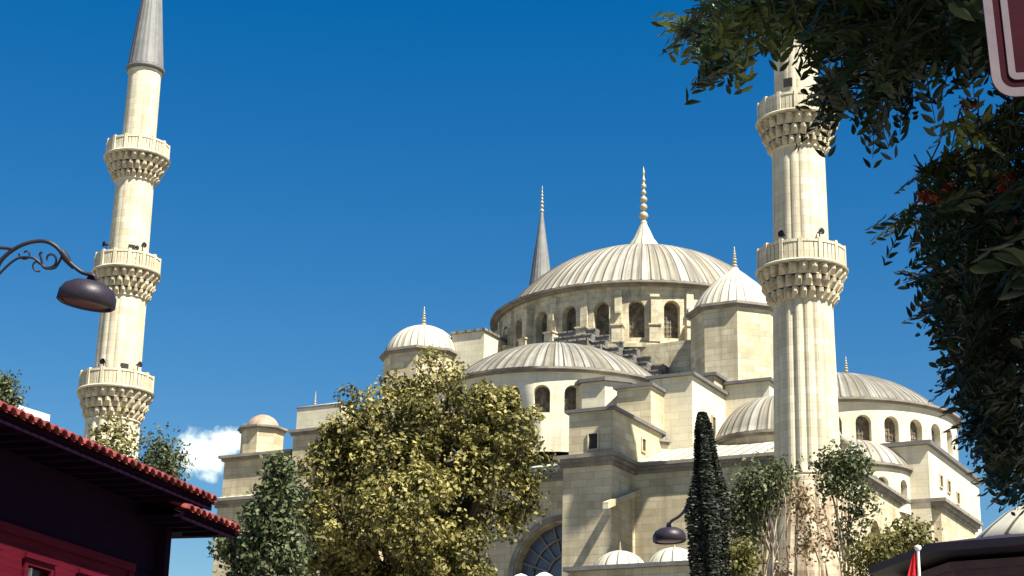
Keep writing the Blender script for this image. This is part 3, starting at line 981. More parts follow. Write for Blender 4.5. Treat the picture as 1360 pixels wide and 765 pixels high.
# ================================================================== STREET LAMPS
def lamp_head(t, xf, s=1.0):
    mb = MB()
    mb.revolve([(.03 * s, .24 * s), (.05 * s, .16 * s), (.16 * s, .14 * s), (.24 * s, .09 * s), (.28 * s, .02 * s), (.285 * s, -.07 * s), (.26 * s, -.09 * s), (.25 * s, -.06 * s)], 0, 0, 32, xf=xf)
    hd_ = mb.build('lamp_head', M['iron'], t)
    mb = MB()
    mb.revolve([(.25 * s, -.05 * s), (.2 * s, -.075 * s), (.1 * s, -.09 * s), (.001, -.095 * s)], 0, 0, 28, xf=xf)
    mb.build('lens', M['lens'], hd_)


D = 17.0
hp = at(117, 395, D)
pole_base = at(-150, 395, D); pole_base.z = 0
lamp = thing('street_lamp', 'ornate black scrolled street lamp arm hanging over the red house roof', 'street lamp', pole_base, 0)
L0 = lamp.location
rel = lambda px, py, d=D: at(px, py, d) - L0
tilt = Matrix.Rotation(R(8), 4, 'Y') @ Matrix.Rotation(R(4), 4, 'X')
hc = rel(116, 394)
lamp_head(lamp, lambda p: tuple(tilt @ Vector(p) + hc), 1.0)
def bez(pts, n=10):
    pts = [Vector(p) for p in pts]
    o = []
    for i in range(len(pts) - 1):
        p0_, p1_, p2_, p3_ = pts[max(0, i - 1)], pts[i], pts[i + 1], pts[min(len(pts) - 1, i + 2)]
        for k in range(n):
            t_ = k / n
            o.append(.5 * ((2 * p1_) + (-p0_ + p2_) * t_ + (2 * p0_ - 5 * p1_ + 4 * p2_ - p3_) * t_ ** 2 + (-p0_ + 3 * p1_ - 3 * p2_ + p3_) * t_ ** 3))
    o.append(pts[-1])
    return o
mb = MB()
mb.tube(bez([rel(*p) for p in ((-150, 470), (-60, 420), (-12, 368), (4, 343), (28, 326), (55, 320), (74, 327), (90, 346), (108, 361), (124, 366), (127, 374))]), .021, 8)
mb.tube(bez([rel(*p) for p in ((-150, 330), (-60, 329), (0, 329), (18, 331))]), .018, 8)
mb.tube(bez([rel(*p) for p in ((-90, 450), (-20, 388), (0, 363), (22, 344), (42, 342), (54, 350), (60, 356), (72, 356), (78, 349), (82, 341))]), .013, 7)
mb.build('arm', M['iron'], lamp)
mb = MB()
def spiral(cx, cy, r0, r1, a0, a1, n=22):
    return [rel(cx + (r0 + (r1 - r0) * k / n) * math.cos(a0 + (a1 - a0) * k / n), cy + (r0 + (r1 - r0) * k / n) * math.sin(a0 + (a1 - a0) * k / n)) for k in range(n + 1)]
mb.tube(spiral(66, 344, 13, 2.5, 2.6, -3.6), .011, 6)
mb.tube(spiral(50, 352, 9, 2, 1.2, 6.0), .009, 6)
mb.tube(spiral(34, 337, 9, 2, 3.2, -2.6), .009, 6)
mb.tube(bez([rel(*p) for p in ((56, 353), (55, 344), (53, 337), (56, 335))]), .012, 6)
mb.tube([rel(82, 334), rel(88, 343), rel(97, 357)], [.03, .04, .01], 6)
mb.build('scrollwork', M['iron'], lamp)
mb = MB(); mb.tube([(0, 0, 0), (0, 0, 1.2)], .11, 12); mb.tube([(0, 0, 1.2), (0, 0, rel(-150, 300).z)], [.07, .05], 12)
mb.build('pole', M['iron'], lamp)

D2 = 30.0
pb = at(951, 640, D2); pb.z = 0
lamp2 = thing('street_lamp', 'black street lamp head on a short arm half hidden by the cypress', 'street lamp', pb, 0)
L0 = lamp2.location
rel2 = lambda px, py, d=D2: at(px, py, d) - L0
hc2 = rel2(889, 713)
tilt2 = Matrix.Rotation(R(-3), 4, 'Y')
lamp_head(lamp2, lambda p: tuple(tilt2 @ Vector(p) + hc2), 1.02)
mb = MB()
mb.tube(bez([rel2(*p) for p in ((889, 698), (892, 692), (905, 683), (918, 664), (935, 648), (951, 640))]), .025, 8)
mb.tube(bez([rel2(*p) for p in ((895, 690), (910, 680), (930, 668), (955, 662))]), .016, 8)
mb.build('arm', M['iron'], lamp2)
mb = MB(); mb.tube([(0, 0, 0), (0, 0, 1.0)], .11, 12); mb.tube([(0, 0, 1.0), (0, 0, rel2(955, 632).z)], [.07, .05], 12)
mb.build('pole', M['iron'], lamp2)

# ================================================================== ROAD SIGN (seen edge-cropped, upper right)
SD = 4.0
sg = thing('road_sign', 'dark maroon rounded road sign with pale pink border in the upper right corner', 'road sign', (at(1500, 300, SD + .1).x, at(1500, 300, SD + .1).y, 0), 0)
S0 = sg.location
q0 = at(1319, 131, SD)                 # lower left corner of the plate
sw, sh = .78, .62                      # metres
ex = (rt * 1.0 + up * .10).normalized()
ex = Vector((ex.x, ex.y, ex.z)).normalized()
ex.z = .075; ex.normalize()
ey = Vector((-.075, -.10, 1)).normalized()
ez = ex.cross(ey)                       # toward the camera
def plate(inset, r, thick0, thick1, name, m, parent, hollow=None):
    mb = MB()
    def loop(ins, rad):
        P = []
        for (cx, cy, a0) in ((sw - ins - rad, ins + rad, -PI / 2), (sw - ins - rad, sh - ins - rad, 0), (ins + rad, sh - ins - rad, PI / 2), (ins + rad, ins + rad, PI)):
            for k in range(7):
                a = a0 + PI / 2 * k / 6
                P.append((cx + rad * math.cos(a), cy + rad * math.sin(a)))
        return P
    g = lambda p, t: tuple(q0 + ex * p[0] + ey * p[1] + ez * t - S0)
    A = loop(inset, r)
    if hollow:
        B = loop(inset + hollow, max(.004, r - hollow))
        mb.grid([[g(p, thick0) for p in A], [g(p, thick1) for p in A], [g(p, thick1) for p in B], [g(p, thick0) for p in B]], None, True, False)
    else:
        mb.grid([[g(p, thick0) for p in A], [g(p, thick1) for p in A]], None, True, False)
        mb.face([g(p, thick1) for p in A]); mb.face([g(p, thick0) for p in reversed(A)])
    return mb.build(name, m, parent)
pf = plate(0, .05, 0, .004, 'sign_plate', M['signred'], sg)
plate(.0, .05, .0045, .008, 'border', M['signborder'], pf, .021)
plate(.040, .018, .0045, .007, 'inner_border', M['signborder'], pf, .016)
mb = MB(); mb.tube([(0, 0, 0), (0, 0, 3.4)], .03, 14); mb.build('post', M['white'], sg)

# ================================================================== KIOSK (lower right) + FLAG
kc = at(1420, 718, 36)
kz = zs(1300, 752, (kc.x, kc.y))
kiosk = thing('kiosk', 'round kiosk with wide dark eave and pale ribbed dome at lower right', 'kiosk', (kc.x, kc.y, 0), R(10))
o8 = octagon(0, 0, 2.6); mb = MB(); mb.prism(o8, 0, kz - .3); mb.build('wall', M['kioskwood'], kiosk)
mb = MB(); band(mb, octagon(0, 0, 2.9), kz - .75, kz - .3, 3, .35); mb.build('frieze', M['kioskwood'], kiosk)
er = 3.75
mb = MB(); oo = octagon(0, 0, er, 8); oi = octagon(0, 0, 1.9, 8)
n_ = 8
for i in range(n_):
    a, b = oo[i], oo[(i + 1) % n_]; c, d = oi[(i + 1) % n_], oi[i]
    mb.face([(*a, kz), (*b, kz), (*c, kz + .38), (*d, kz + .38)])
    mb.face([(*a, kz - .16), (*b, kz - .16), (*b, kz), (*a, kz)])
    mb.face([(*a, kz - .16), (*oi[i], kz - .28), (*oi[(i + 1) % n_], kz - .28), (*b, kz - .16)])
mb.build('eave', M['eavewood'], kiosk)
mb = MB()
mb.revolve([(2.0, kz + .30), (2.0, kz + .42), (1.75, kz + .66), (1.35, kz + .98), (.9, kz + 1.24), (.45, kz + 1.4), (.05, kz + 1.46)], 0, 0, 60, ribmod(5, .035))
kd = mb.build('dome', M['lead_light'], kiosk)
mb = MB(); finial(mb, 0, 0, kz + 1.4, kz + 2.1, .25, 8); mb.build('finial', M['gold'], kd)

fp = at(1219, 728, 26)
flag = thing('flag', 'furled red and white flag on a white pole beside the dark kiosk eave', 'flag', (fp.x, fp.y, 0), 0)
mb = MB(); mb.tube([(0, 0, 0), (0, 0, fp.z)], [.04, .022], 10); mb.revolve([(.001, fp.z + .05), (.05, fp.z + .03), (.055, fp.z), (.03, fp.z - .04)], 0, 0, 10)
mb.build('pole', M['white'], flag)
mb = MB()
P, n_ = [], 14
for i in range(n_ + 1):
    zz = fp.z - .06 - 1.5 * i / n_
    wd = .05 + .16 * min(1, i / 5)
    P.append([(-.035 - wd * k / 6, .035 * math.sin(k * 1.9 + i * .3), zz - .05 * k / 6) for k in range(7)])
mb.grid(P, None, False, True); mb.build('cloth', M['flagred'], flag)

# ================================================================== WHITE PARASOLS at the bottom edge
par = []
for i, (px, py, lab) in enumerate(((692, 759, 'left of two small white parasols below the great arched window'), (723, 757, 'right of two small white parasols below the great arched window'))):
    v = at(px, py + 4, 48)
    t = thing('parasol', lab, 'parasol', (v.x, v.y, 0), 0, 'white parasols in front of the mosque')
    mb = MB()
    mb.revolve([(.03, v.z + .02), (.14, v.z - .02), (.26, v.z - .1), (.36, v.z - .24), (.42, v.z - .42), (.41, v.z - .5)], 0, 0, 16, smooth=True)
    mb.build('canopy', M['canvas'], t)
    mb = MB(); mb.tube([(0, 0, 0), (0, 0, v.z - .05)], .04, 8); mb.build('pole', M['white'], t)

# ================================================================== VEGETATION
def leaf_mesh(name, C, Nn, S, tone, material, parent, aspect=.6, fold=.25, stretch_dir=None, blade=False):
    """C centres (n,3), Nn leaf normals, S size; each leaf is a folded four-corner blade"""
    n = len(C)
    Nn = Nn / np.linalg.norm(Nn, axis=1, keepdims=True)
    ref = stretch_dir if stretch_dir is not None else rng.normal(size=(n, 3))
    T = np.cross(Nn, ref)
    T /= np.linalg.norm(T, axis=1, keepdims=True) + 1e-9
    B = np.cross(Nn, T)
    S = S[:, None]
    if blade:
        cv = (rng.random((n, 1)) - .3) * .35
        rows = []
        for t_, wd in ((-.5, 0), (-.25, .8), (.02, 1.0), (.28, .62), (.55, 0)):
            base_ = C + B * S * t_ - Nn * S * cv * (t_ + .5) ** 2
            if wd == 0: rows.append([base_])
            else:
                e = Nn * S * fold * .3 * wd
                rows.append([base_ + T * S * .5 * aspect * wd + e, base_, base_ - T * S * .5 * aspect * wd + e])
        V = np.stack([q for r_ in rows for q in r_], axis=1).reshape(-1, 3)       # 11 per leaf
        tri = [(0, 1, 2), (0, 2, 3), (1, 4, 5), (1, 5, 2), (2, 5, 6), (2, 6, 3), (4, 7, 8), (4, 8, 5), (5, 8, 9), (5, 9, 6), (7, 10, 8), (8, 10, 9)]
        me = bpy.data.meshes.new(name)
        F = (np.arange(n)[:, None, None] * 11 + np.array(tri)[None]).reshape(-1, 3).astype(np.int32)
        me.vertices.add(len(V)); me.vertices.foreach_set('co', V.astype(np.float32).ravel())
        me.loops.add(F.size); me.loops.foreach_set('vertex_index', F.ravel())
        me.polygons.add(len(F)); me.polygons.foreach_set('loop_start', np.arange(0, F.size, 3, dtype=np.int32))
        me.update(calc_edges=True)
        me.polygons.foreach_set('use_smooth', [True] * len(F))
        tt = np.repeat(np.clip(tone, 0, 1), 11)
        at_ = me.attributes.new('tone', 'FLOAT_COLOR', 'POINT')
        at_.data.foreach_set('color', np.stack([tt, tt, tt, np.ones_like(tt)], 1).astype(np.float32).ravel())
        me.materials.append(material); me.validate()
        o = bpy.data.objects.new(name, me); COL.objects.link(o)
        if parent: o.parent = parent
        return o
    A = C - B * S * .5
    D_ = C + B * S * .5
    m1 = C + T * S * .5 * aspect + Nn * S * fold * .3 - B * S * .08
    m2 = C - T * S * .5 * aspect + Nn * S * fold * .3 - B * S * .08
    V = np.stack([A, m1, D_, m2], axis=1).reshape(-1, 3)
    idx = np.arange(n) * 4
    F = np.empty((2 * n, 3), dtype=np.int32)
    F[0::2] = np.stack([idx, idx + 1, idx + 2], 1); F[1::2] = np.stack([idx, idx + 2, idx + 3], 1)
    me = bpy.data.meshes.new(name)
    me.vertices.add(4 * n); me.vertices.foreach_set('co', V.astype(np.float32).ravel())
    me.loops.add(6 * n); me.loops.foreach_set('vertex_index', F.ravel())
    me.polygons.add(2 * n); me.polygons.foreach_set('loop_start', np.arange(0, 6 * n, 3, dtype=np.int32))
    me.update(calc_edges=True)
    at_ = me.attributes.new('tone', 'FLOAT_COLOR', 'POINT')
    tt = np.repeat(np.clip(tone, 0, 1), 4)
    cc = np.stack([tt, tt, tt, np.ones_like(tt)], 1).astype(np.float32)
    at_.data.foreach_set('color', cc.ravel())
    me.materials.append(material)
    me.validate()
    o = bpy.data.objects.new(name, me); COL.objects.link(o)
    if parent: o.parent = parent
    return o


def crown(lobes, nclump, per, leaf, clump_r, flat=1.0, shell=.75, seed=0, tone_var=.25, ball=False):
    """leaf clumps scattered through the outer part of each lobe (cx,cy,cz,rx,ry,rz,weight)"""
    g = np.random.default_rng(seed)
    Cs, Ns, Ts = [], [], []
    W = np.array([l_[6] for l_ in lobes]); W = W / W.sum()
    for l_, wgt in zip(lobes, W):
        k = int(nclump * wgt)
        d = g.normal(size=(k, 3)); d /= np.linalg.norm(d, axis=1, keepdims=True)
        r_ = shell + (1.08 - shell) * g.random((k, 1)) ** .8
        r_ *= 1 + .14 * np.sin(d[:, :1] * 7 + 3 * d[:, 2:] * 5 + l_[0])          # uneven outline
        cc = np.array(l_[:3]) + d * r_ * np.array(l_[3:6])
        ct = g.random((k, 1)) * tone_var * 2 - tone_var
        off = np.clip(g.normal(size=(k, per, 3)), -1.7, 1.7) * clump_r * np.array([1, 1, flat])
        sz_ = (.5 + g.random((k, 1, 1)) * 1.0)
        if ball:
            u_ = g.normal(size=(k, per, 3)); u_ /= np.linalg.norm(u_, axis=2, keepdims=True)
            off = u_ * (.45 + .65 * g.random((k, per, 1)) ** .6) * clump_r
        P = cc[:, None, :] + off * sz_
        nn = (u_ * 1.0 + d[:, None, :] * .35 if ball else d[:, None, :] * .9) + g.normal(size=(k, per, 3)) * .8 + np.array([0, 0, .35])
        tt = .5 + ct + g.normal(size=(k, per)) * .13
        Cs.append(P.reshape(-1, 3)); Ns.append(nn.reshape(-1, 3)); Ts.append(tt.ravel())
    C = np.concatenate(Cs); Nn = np.concatenate(Ns); T = np.concatenate(Ts)
    S = leaf * (.6 + g.random(len(C)) * .8)
    return C, Nn, S, T


def limb(mb, a, b, r0, r1, seed=0, bend=.12, n=7):
    g = random.Random(seed)
    a, b = Vector(a), Vector(b)
    Ln = (b - a).length
    j = Vector((g.uniform(-1, 1), g.uniform(-1, 1), g.uniform(-.3, .6))) * bend * Ln
    pts = [a.lerp(b, k / n) + j * math.sin(PI * k / n) for k in range(n + 1)]
    mb.tube(pts, [r0 + (r1 - r0) * k / n for k in range(n + 1)], 8)
    return pts


def tree(name, label, cat, base, lobes_px, d, nclump, per, leaf, clump_r, lm_, bark, trunk_r=.3, seed=1, shell=.72, depth_k=.9, forks=True, group=None, tone_var=.25, flat=1.0, ball=False):
    """lobes_px: (px,py,rx_px,ry_px,distance offset,weight)"""
    bp = at(base[0], base[1], d); bp.z = 0
    t = thing(name, label, cat, bp, 0, group)
    lobes = []
    for (px, py, rx, ry, dd, wg) in lobes_px:
        c = at(px, py, d + dd) - bp
        k = (d + dd) / FPX
        lobes.append((c.x, c.y, c.z, rx * k, rx * k * depth_k, ry * k, wg))
    C, Nn, S, T = crown(lobes, nclump, per, leaf, clump_r, flat, shell, seed, tone_var, ball)
    leaf_mesh('crown', C, Nn, S, T, lm_, t)
    mb = MB()
    zc = min(l_[2] - l_[5] * .4 for l_ in lobes)
    cx = sum(l_[0] * l_[6] for l_ in lobes) / sum(l_[6] for l_ in lobes)
    top = Vector((cx * .5, 0, max(1.5, zc * .75)))
    limb(mb, (0, 0, 0), top, trunk_r, trunk_r * .7, seed, .03)
    for i, l_ in enumerate(lobes):
        p = limb(mb, top, (l_[0], l_[1], l_[2] + l_[5] * .3), trunk_r * .55, trunk_r * .08, seed + i, .1)
        if forks:
            g = random.Random(seed * 31 + i)
            for k in range(5):
                s_ = p[g.randint(2, 6)]
                e = Vector((l_[0] + g.uniform(-.8, .8) * l_[3], l_[1] + g.uniform(-.8, .8) * l_[4], l_[2] + g.uniform(-.5, .9) * l_[5]))
                limb(mb, s_, e, trunk_r * .2, trunk_r * .04, seed + i * 7 + k, .1)
    mb.build('trunk', bark, t)
    return t


M['l_plane'] = leafmat('olive_plane_leaves', [(.014, .016, .009), (.07, .066, .018), (.25, .22, .06), (.48, .41, .17)], .22)
M['l_dark'] = leafmat('dark_green_leaves', [(.006, .011, .010), (.012, .022, .014), (.025, .04, .02)], .15)
M['l_conifer'] = leafmat('blue_green_needles', [(.03, .042, .018), (.08, .10, .042), (.18, .20, .085)], .15)
M['l_cypress'] = leafmat('cypress_scales', [(.004, .006, .006), (.012, .017, .011), (.045, .050, .024)], .08)
M['l_mid'] = leafmat('mid_green_leaves', [(.03, .042, .02), (.075, .09, .035), (.19, .20, .085)], .25)
M['l_dry'] = leafmat('dry_brown_leaves', [(.10, .06, .03), (.20, .14, .07), (.32, .25, .13)], .25)
M['l_yellow'] = leafmat('yellow_green_leaves', [(.06, .06, .015), (.13, .12, .03), (.24, .21, .07)], .25)
M['l_seed'] = leafmat('red_seed_wings', [(.12, .02, .008), (.26, .04, .012), (.36, .09, .03)], .3)
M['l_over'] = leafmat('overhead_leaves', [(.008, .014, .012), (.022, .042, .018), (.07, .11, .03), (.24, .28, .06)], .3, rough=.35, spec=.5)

tree('plane_tree', 'big bushy olive green plane tree standing before the mosque front', 'tree', (560, 700),
     [(585, 552, 66, 74, 0, 1.4), (522, 575, 64, 70, 1, 1.2), (470, 590, 42, 48, .5, .7), (640, 560, 50, 50, 0, .8), (672, 590, 52, 56, -1, 1.1), (478, 622, 52, 62, 0, 1.0), (432, 660, 46, 54, 0, .8),
      (560, 660, 95, 80, -1.2, 1.6), (655, 660, 50, 56, -.6, .9), (500, 740, 95, 70, -.5, 1.2), (600, 745, 56, 56, -.5, .8), (425, 740, 50, 60, 0, .7), (455, 790, 60, 45, -1, .8), (560, 795, 80, 45, -1, 1.1), (540, 690, 60, 55, -3.2, 1.0), (590, 740, 55, 45, -3.0, .8), (460, 700, 45, 50, -2.6, .7)],
     58, 520, 150, .17, .50, M['l_plane'], M['bark'], .45, seed=5, shell=.6, ball=True, tone_var=.2)
tree('pine_tree', 'blue green conifer at the left flank of the big plane tree', 'tree', (352, 700),
     [(372, 628, 12, 30, 0, .3), (368, 660, 26, 30, 0, .6), (360, 695, 36, 32, 0, 1.0), (354, 735, 46, 34, 0, 1.3), (350, 780, 52, 36, 0, 1.0), (312, 725, 18, 34, .5, .3)],
     48, 620, 16, .16, .2, M['l_conifer'], M['bark'], .22, seed=9, shell=.3, flat=.5)
tree('ash_tree', 'pale twiggy tree in front of the foot of the slim minaret', 'tree', (150, 640),
     [(148, 590, 28, 34, 0, 1), (140, 630, 34, 34, 0, 1)], 85, 160, 12, .22, .3, M['l_yellow'], M['bark'], .2, seed=12, shell=.5)
tree('poplar_tree', 'grey green slender tree between the slim minaret and the small cloud', 'tree', (212, 640),
     [(212, 605, 22, 30, 0, 1), (205, 640, 30, 36, 0, 1), (228, 620, 15, 24, 0, .5)], 85, 190, 12, .2, .3, M['l_mid'], M['bark'], .18, seed=13, shell=.4)
tree('laurel_tree', 'dark tree top peeking over the left end of the tiled roof', 'tree', (2, 560),
     [(2, 528, 20, 26, 0, 1), (-30, 545, 40, 40, 0, 1)], 45, 220, 12, .12, .16, M['l_mid'], M['bark'], .15, seed=14, shell=.4)
tree('fig_tree', 'loose leafy tree left of the fluted minaret pedestal', 'tree', (1010, 740),
     [(1008, 650, 34, 28, 0, 1.1), (988, 682, 24, 32, 0, .8), (1036, 630, 18, 14, 0, .3), (992, 715, 20, 22, 0, .3)], 72, 260, 14, .2, .3, M['l_mid'], M['palebark'], .2, seed=15, shell=.35)
tree('elm_tree', 'loose leafy tree right of the fluted minaret pedestal', 'tree', (1130, 740),
     [(1112, 636, 28, 26, 0, 1.0), (1130, 616, 28, 18, 0, .7), (1142, 665, 20, 26, 0, .35), (1095, 615, 14, 12, 0, .2), (1128, 705, 24, 28, 0, .25)], 74, 230, 13, .2, .26, M['l_mid'], M['palebark'], .12, seed=16, shell=.3)
tree('shrub', 'yellowish leafy shrub under the pointed arch near the flag', 'shrub', (1190, 790),
     [(1185, 735, 48, 26, 0, 1.2), (1212, 712, 26, 18, 0, .5), (1150, 750, 26, 24, 0, .5)], 66, 260, 12, .18, .24, M['l_yellow'], M['bark'], .1, seed=17, shell=.3)
tree('shrub', 'small pale green bush between cypress and minaret pedestal', 'shrub', (988, 780),
     [(986, 740, 19, 20, 0, 1), (984, 765, 24, 20, 0, .8)], 64, 110, 12, .18, .22, M['l_yellow'], M['bark'], .08, seed=18, shell=.3)

# withered creeper hanging on the pale split trunk in front of the pedestal
v = at(1066, 700, 82); v.z = 0
crp = thing('creeper', 'withered brown creeper with thin pale stems in front of the fluted minaret pedestal', 'climbing plant', v, 0)
mb = MB()
g = random.Random(4)
for i in range(6):
    px = 1030 + i * 14
    pts = []
    for k in range(9):
        pts.append(at(px + g.uniform(-4, 4) + (1066 - px) * .25 * max(0, (k - 5) / 3), 800 - k * 18, 82 + g.uniform(-.3, .3)) - v)
    pts = [Vector((pts[0].x, pts[0].y, 0))] + pts
    mb.tube(pts, [.07] + [.065 - .006 * k for k in range(9)], 6)
mb.build('stem', M['palebark'], crp)
lob = []
for (px, py, rx, ry, wg) in ((1062, 668, 20, 20, 1), (1080, 690, 24, 18, 1), (1072, 720, 12, 30, 1.0), (1100, 725, 16, 26, .6), (1050, 655, 16, 12, .5), (1040, 755, 14, 22, .5)):
    c = at(px, py, 80.8) - v; k = 81 / FPX
    lob.append((c.x, c.y, c.z, rx * k, .4, ry * k, wg))
C, Nn, S, T = crown(lob, 95, 10, .2, .2, 1, .2, 33)
leaf_mesh('foliage', C, Nn, S, T, M['l_dry'], crp)

# cypress: tall narrow column of upright sprays
cb0 = at(941, 765, 28); cb0.z = 0
cyp = thing('cypress_tree', 'tall narrow near black cypress standing in front of the mosque', 'tree', cb0, 0)
g = np.random.default_rng(21)
ztop = zs(935, 548, (cb0.x, cb0.y))
n = 42000
hh = g.random(n) ** .8 * (ztop - 1.0) + 1.0
tq = (ztop - hh) / ztop
rad = np.interp(tq, [0, .03, .08, .15, .35, .7, 1], [.10, .26, .40, .56, .68, .74, .65]) * (1 + .12 * np.sin(hh * 3.1))
an = g.random(n) * 2 * PI
rad = rad * (.78 + .28 * g.random(n)) * (1 + .16 * np.sin(an * 5 + hh * 1.4) + .10 * np.sin(an * 3 - hh * 4.1))
lean = np.interp(tq, [0, .05, .12, 1], [-.16, -.05, 0, 0])
CK = 28 / 62
C = np.stack([(rad * np.cos(an) + lean) * CK, rad * np.sin(an) * CK, hh], 1)
Nn = np.stack([np.cos(an), np.sin(an), .25 * np.ones(n)], 1) + g.normal(size=(n, 3)) * .75
up_ = np.tile(np.array([[0, 0, 1.0]]), (n, 1))
Tt = np.cross(np.cross(Nn, up_), Nn)
leaf_mesh('crown', C, Nn, .045 + .05 * g.random(n), .5 + g.normal(size=n) * .25, M['l_cypress'], cyp, aspect=.4, stretch_dir=np.cross(Nn, up_))
mb = MB(); limb(mb, (0, 0, 0), (0, 0, ztop * .93), .1, .015, 3, .005); mb.build('trunk', M['bark'], cyp)

# --- overhead tree of heaven: pinnate leaves hanging from boughs
oh = thing('overhanging_tree', 'dark overhanging tree with long feathery leaves and reddish seeds framing the right side', 'tree',
           (at(1650, 400, 11).x, at(1650, 400, 11).y, 0), 0)
O0 = oh.location
g = np.random.default_rng(77)
gr = random.Random(77)
LC, LN, LS, LT, LD = [], [], [], [], []
tw = MB()


def pinnate(p, d, n=9, L_=.42, leafl=.12, tone=.4, twig=True):
    """one compound leaf: rachis from p along d, drooping, with pairs of leaflets"""
    d = d.normalized()
    side = d.cross(Vector((0, 0, 1)))
    if side.length < .1: side = Vector((1, 0, 0))
    side.normalize()
    side = (side + Vector((gr.uniform(-.5, .5), gr.uniform(-.5, .5), gr.uniform(-.4, .4)))).normalized()
    pts = []
    for i in range(n + 1):
        t_ = i / n
        q = p + d * (L_ * t_) + Vector((0, 0, -1)) * (.28 * L_ * t_ * t_)
        pts.append(q)
    for i in range(2, n + 1):
        q = pts[i]; dd = (pts[i] - pts[i - 1]).normalized()
        sz = leafl * (1.05 - .35 * abs(i / n - .5)) * gr.uniform(.8, 1.15)
        for s_ in (-1, 1):
            ld = (dd * .55 + side * s_ * .85 + Vector((0, 0, -.25))).normalized()
            c = q + ld * sz * .55
            nrm = ld.cross(dd).normalized() + Vector((gr.uniform(-.3, .3), gr.uniform(-.3, .3), gr.uniform(-.3, .3)))
            LC.append(c); LN.append(nrm); LS.append(sz); LT.append(tone + gr.uniform(-.15, .15)); LD.append(nrm.cross(ld))
    if twig: tw.tube([pts[0], pts[n // 2], pts[-1]], [.006, .004, .002], 3, False)


# clusters described by where the photo shows the crown's edge and mass: (px,py,rx,ry,distance,count,leaf tone painted lighter where sunlit)
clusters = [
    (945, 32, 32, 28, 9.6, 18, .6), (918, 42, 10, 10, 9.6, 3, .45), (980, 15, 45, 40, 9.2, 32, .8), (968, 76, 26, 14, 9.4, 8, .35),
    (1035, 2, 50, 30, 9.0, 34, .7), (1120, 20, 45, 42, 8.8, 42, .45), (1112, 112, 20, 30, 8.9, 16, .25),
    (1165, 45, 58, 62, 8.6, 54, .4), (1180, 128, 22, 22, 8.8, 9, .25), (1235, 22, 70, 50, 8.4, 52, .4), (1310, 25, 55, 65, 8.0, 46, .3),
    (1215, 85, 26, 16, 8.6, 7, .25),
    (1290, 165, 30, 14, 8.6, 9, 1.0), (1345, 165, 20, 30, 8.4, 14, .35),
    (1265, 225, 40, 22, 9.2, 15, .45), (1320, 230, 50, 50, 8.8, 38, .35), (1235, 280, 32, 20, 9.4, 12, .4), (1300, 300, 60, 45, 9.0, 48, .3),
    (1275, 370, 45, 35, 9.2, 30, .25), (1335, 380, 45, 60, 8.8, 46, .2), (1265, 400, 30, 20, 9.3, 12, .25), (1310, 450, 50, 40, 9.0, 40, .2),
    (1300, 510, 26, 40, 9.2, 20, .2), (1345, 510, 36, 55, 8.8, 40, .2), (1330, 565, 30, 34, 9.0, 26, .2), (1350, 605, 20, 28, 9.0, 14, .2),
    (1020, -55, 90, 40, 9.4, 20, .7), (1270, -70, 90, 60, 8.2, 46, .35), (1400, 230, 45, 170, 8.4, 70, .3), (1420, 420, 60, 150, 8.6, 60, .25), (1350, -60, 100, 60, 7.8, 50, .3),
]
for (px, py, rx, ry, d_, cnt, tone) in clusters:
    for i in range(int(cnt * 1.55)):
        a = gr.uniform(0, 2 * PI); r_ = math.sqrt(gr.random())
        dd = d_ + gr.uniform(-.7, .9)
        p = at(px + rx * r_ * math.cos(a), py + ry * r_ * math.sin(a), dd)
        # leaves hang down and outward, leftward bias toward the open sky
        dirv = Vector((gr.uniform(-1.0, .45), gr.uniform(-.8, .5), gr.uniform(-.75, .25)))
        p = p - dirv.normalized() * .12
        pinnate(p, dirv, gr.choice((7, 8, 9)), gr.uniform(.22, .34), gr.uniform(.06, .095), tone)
# unseen leaves added above and right of the frame to shade the lower leaves
for i in range(1900):
    t_ = gr.random()
    ctr = at(gr.uniform(1180, 1800), gr.uniform(-520, 120), gr.uniform(6.2, 8.6))
    ctr.z += gr.uniform(.1, 1.6)
    ctr.x += .0
    pr = ctr - CAM
    dz = pr.dot(fw); yy = 382.5 - FPX * pr.dot(up) / dz
    xx = 680 + FPX * pr.dot(rt) / dz
    if (yy > -190 and xx < 1420) or (xx < 1120 and yy > -330): continue
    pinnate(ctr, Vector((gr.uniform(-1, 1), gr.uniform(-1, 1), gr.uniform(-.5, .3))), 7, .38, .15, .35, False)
for i in range(1100):
    ctr = at(gr.uniform(1450, 2100), gr.uniform(-100, 520), gr.uniform(6.0, 8.8))
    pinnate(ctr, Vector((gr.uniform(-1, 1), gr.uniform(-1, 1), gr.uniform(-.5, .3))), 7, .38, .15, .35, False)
arr = lambda L__: np.array([tuple(q) for q in L__])
C = arr(LC) - np.array(tuple(O0))
leaf_mesh('foliage', C, arr(LN), np.array(LS), np.array(LT), M['l_over'], oh, aspect=.36, stretch_dir=arr(LD), blade=True)
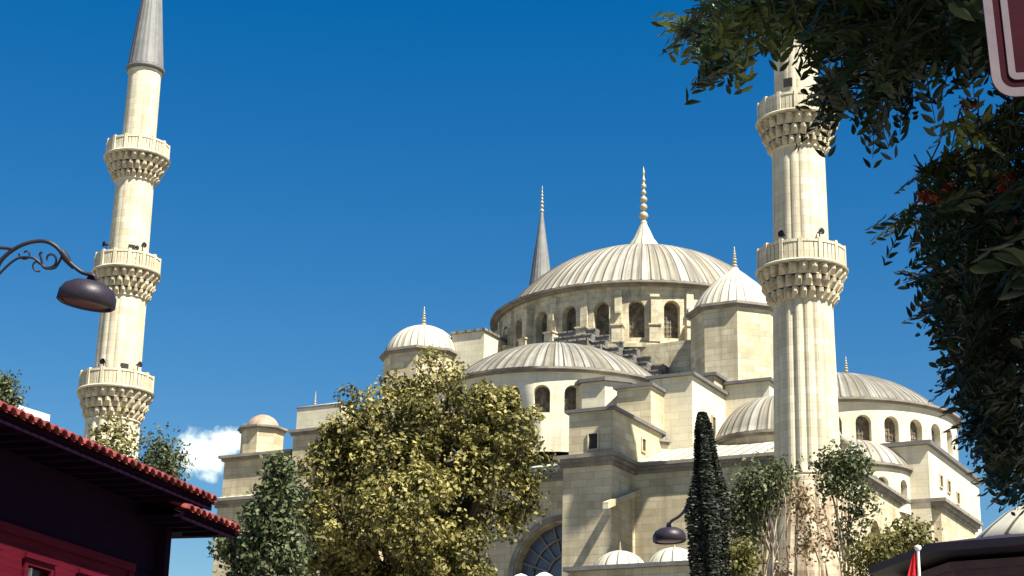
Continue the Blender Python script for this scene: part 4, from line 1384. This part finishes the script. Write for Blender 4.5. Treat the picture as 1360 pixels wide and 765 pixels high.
# seed bunches
for (px, py, rx, ry, d_, cnt) in ((1286, 138, 16, 8, 8.7, 60), (1240, 262, 22, 9, 9.1, 110), (1262, 250, 16, 8, 9.0, 60), (1335, 245, 20, 22, 8.6, 90), (1268, 205, 6, 5, 9.2, 16), (1340, 300, 16, 16, 8.7, 50)):
    P_ = []
    for i in range(cnt * 2):
        a = gr.uniform(0, 2 * PI); r_ = abs(gr.gauss(0, .5))
        P_.append(at(px + rx * r_ * math.cos(a), py + ry * r_ * math.sin(a), d_ - .35 + gr.uniform(-.1, .15)))
    C = arr(P_) - np.array(tuple(O0))
    leaf_mesh('seed_bunch', C, g.normal(size=(len(C), 3)) + np.array([0.3, -1, .6]), .028 + .02 * g.random(len(C)), g.random(len(C)), M['l_seed'], oh, aspect=.45)
# boughs and trunk
mb = MB()
T0 = Vector((0, 0, 0))
trunk_top = Vector((.0, 0, 3.2))
mb.tube([T0, Vector((.05, .05, 1.6)), trunk_top], [.26, .21, .18], 12)
def bough(path, r0, r1, d0, d1):
    n_ = len(path)
    pts = [at(x_, y_, d0 + (d1 - d0) * k / (n_ - 1)) - O0 for k, (x_, y_) in enumerate(path)]
    pts = bez([trunk_top] + pts, 6)
    mb.tube(pts, [r0 + (r1 - r0) * k / (len(pts) - 1) for k in range(len(pts))], 8)
bough([(1500, 150), (1330, -10), (1200, 20), (1080, 25), (960, 40)], .12, .008, 9.6, 9.4)
bough([(1480, 120), (1300, 60), (1180, 90), (1110, 120)], .09, .008, 9.6, 9.0)
bough([(1500, 260), (1400, 240), (1330, 260), (1250, 275)], .08, .008, 9.6, 9.2)
bough([(1500, 380), (1400, 400), (1330, 420), (1280, 380)], .08, .008, 9.6, 9.2)
bough([(1500, 480), (1400, 520), (1350, 560), (1310, 590)], .07, .008, 9.6, 9.1)
bough([(1500, 60), (1400, -80), (1250, -140), (1080, -120)], .1, .01, 9.4, 8.4)
mb.build('trunk', M['bark'], oh)
tw.build('twig', M['bark'], oh, xf=lambda p: (p[0] - O0.x, p[1] - O0.y, p[2] - O0.z))

# white roofed building beyond the tiled roof at the far left
wv = at(30, 560, 60)
wb = thing('building', 'pale flat roofed building just showing above the tiled roof at far left', 'building', (wv.x, wv.y, 0), R(-28))
zt = zs(40, 541, (wv.x, wv.y))
mb = MB(); mb.box(-6, -.3, 0, 1.0, 0, zt - .25); mb.build('wall', M['plaster'], wb)
mb = MB(); mb.box(-6.3, 0, -.3, 1.3, zt - .245, zt); mb.build('roof', M['white'], wb)
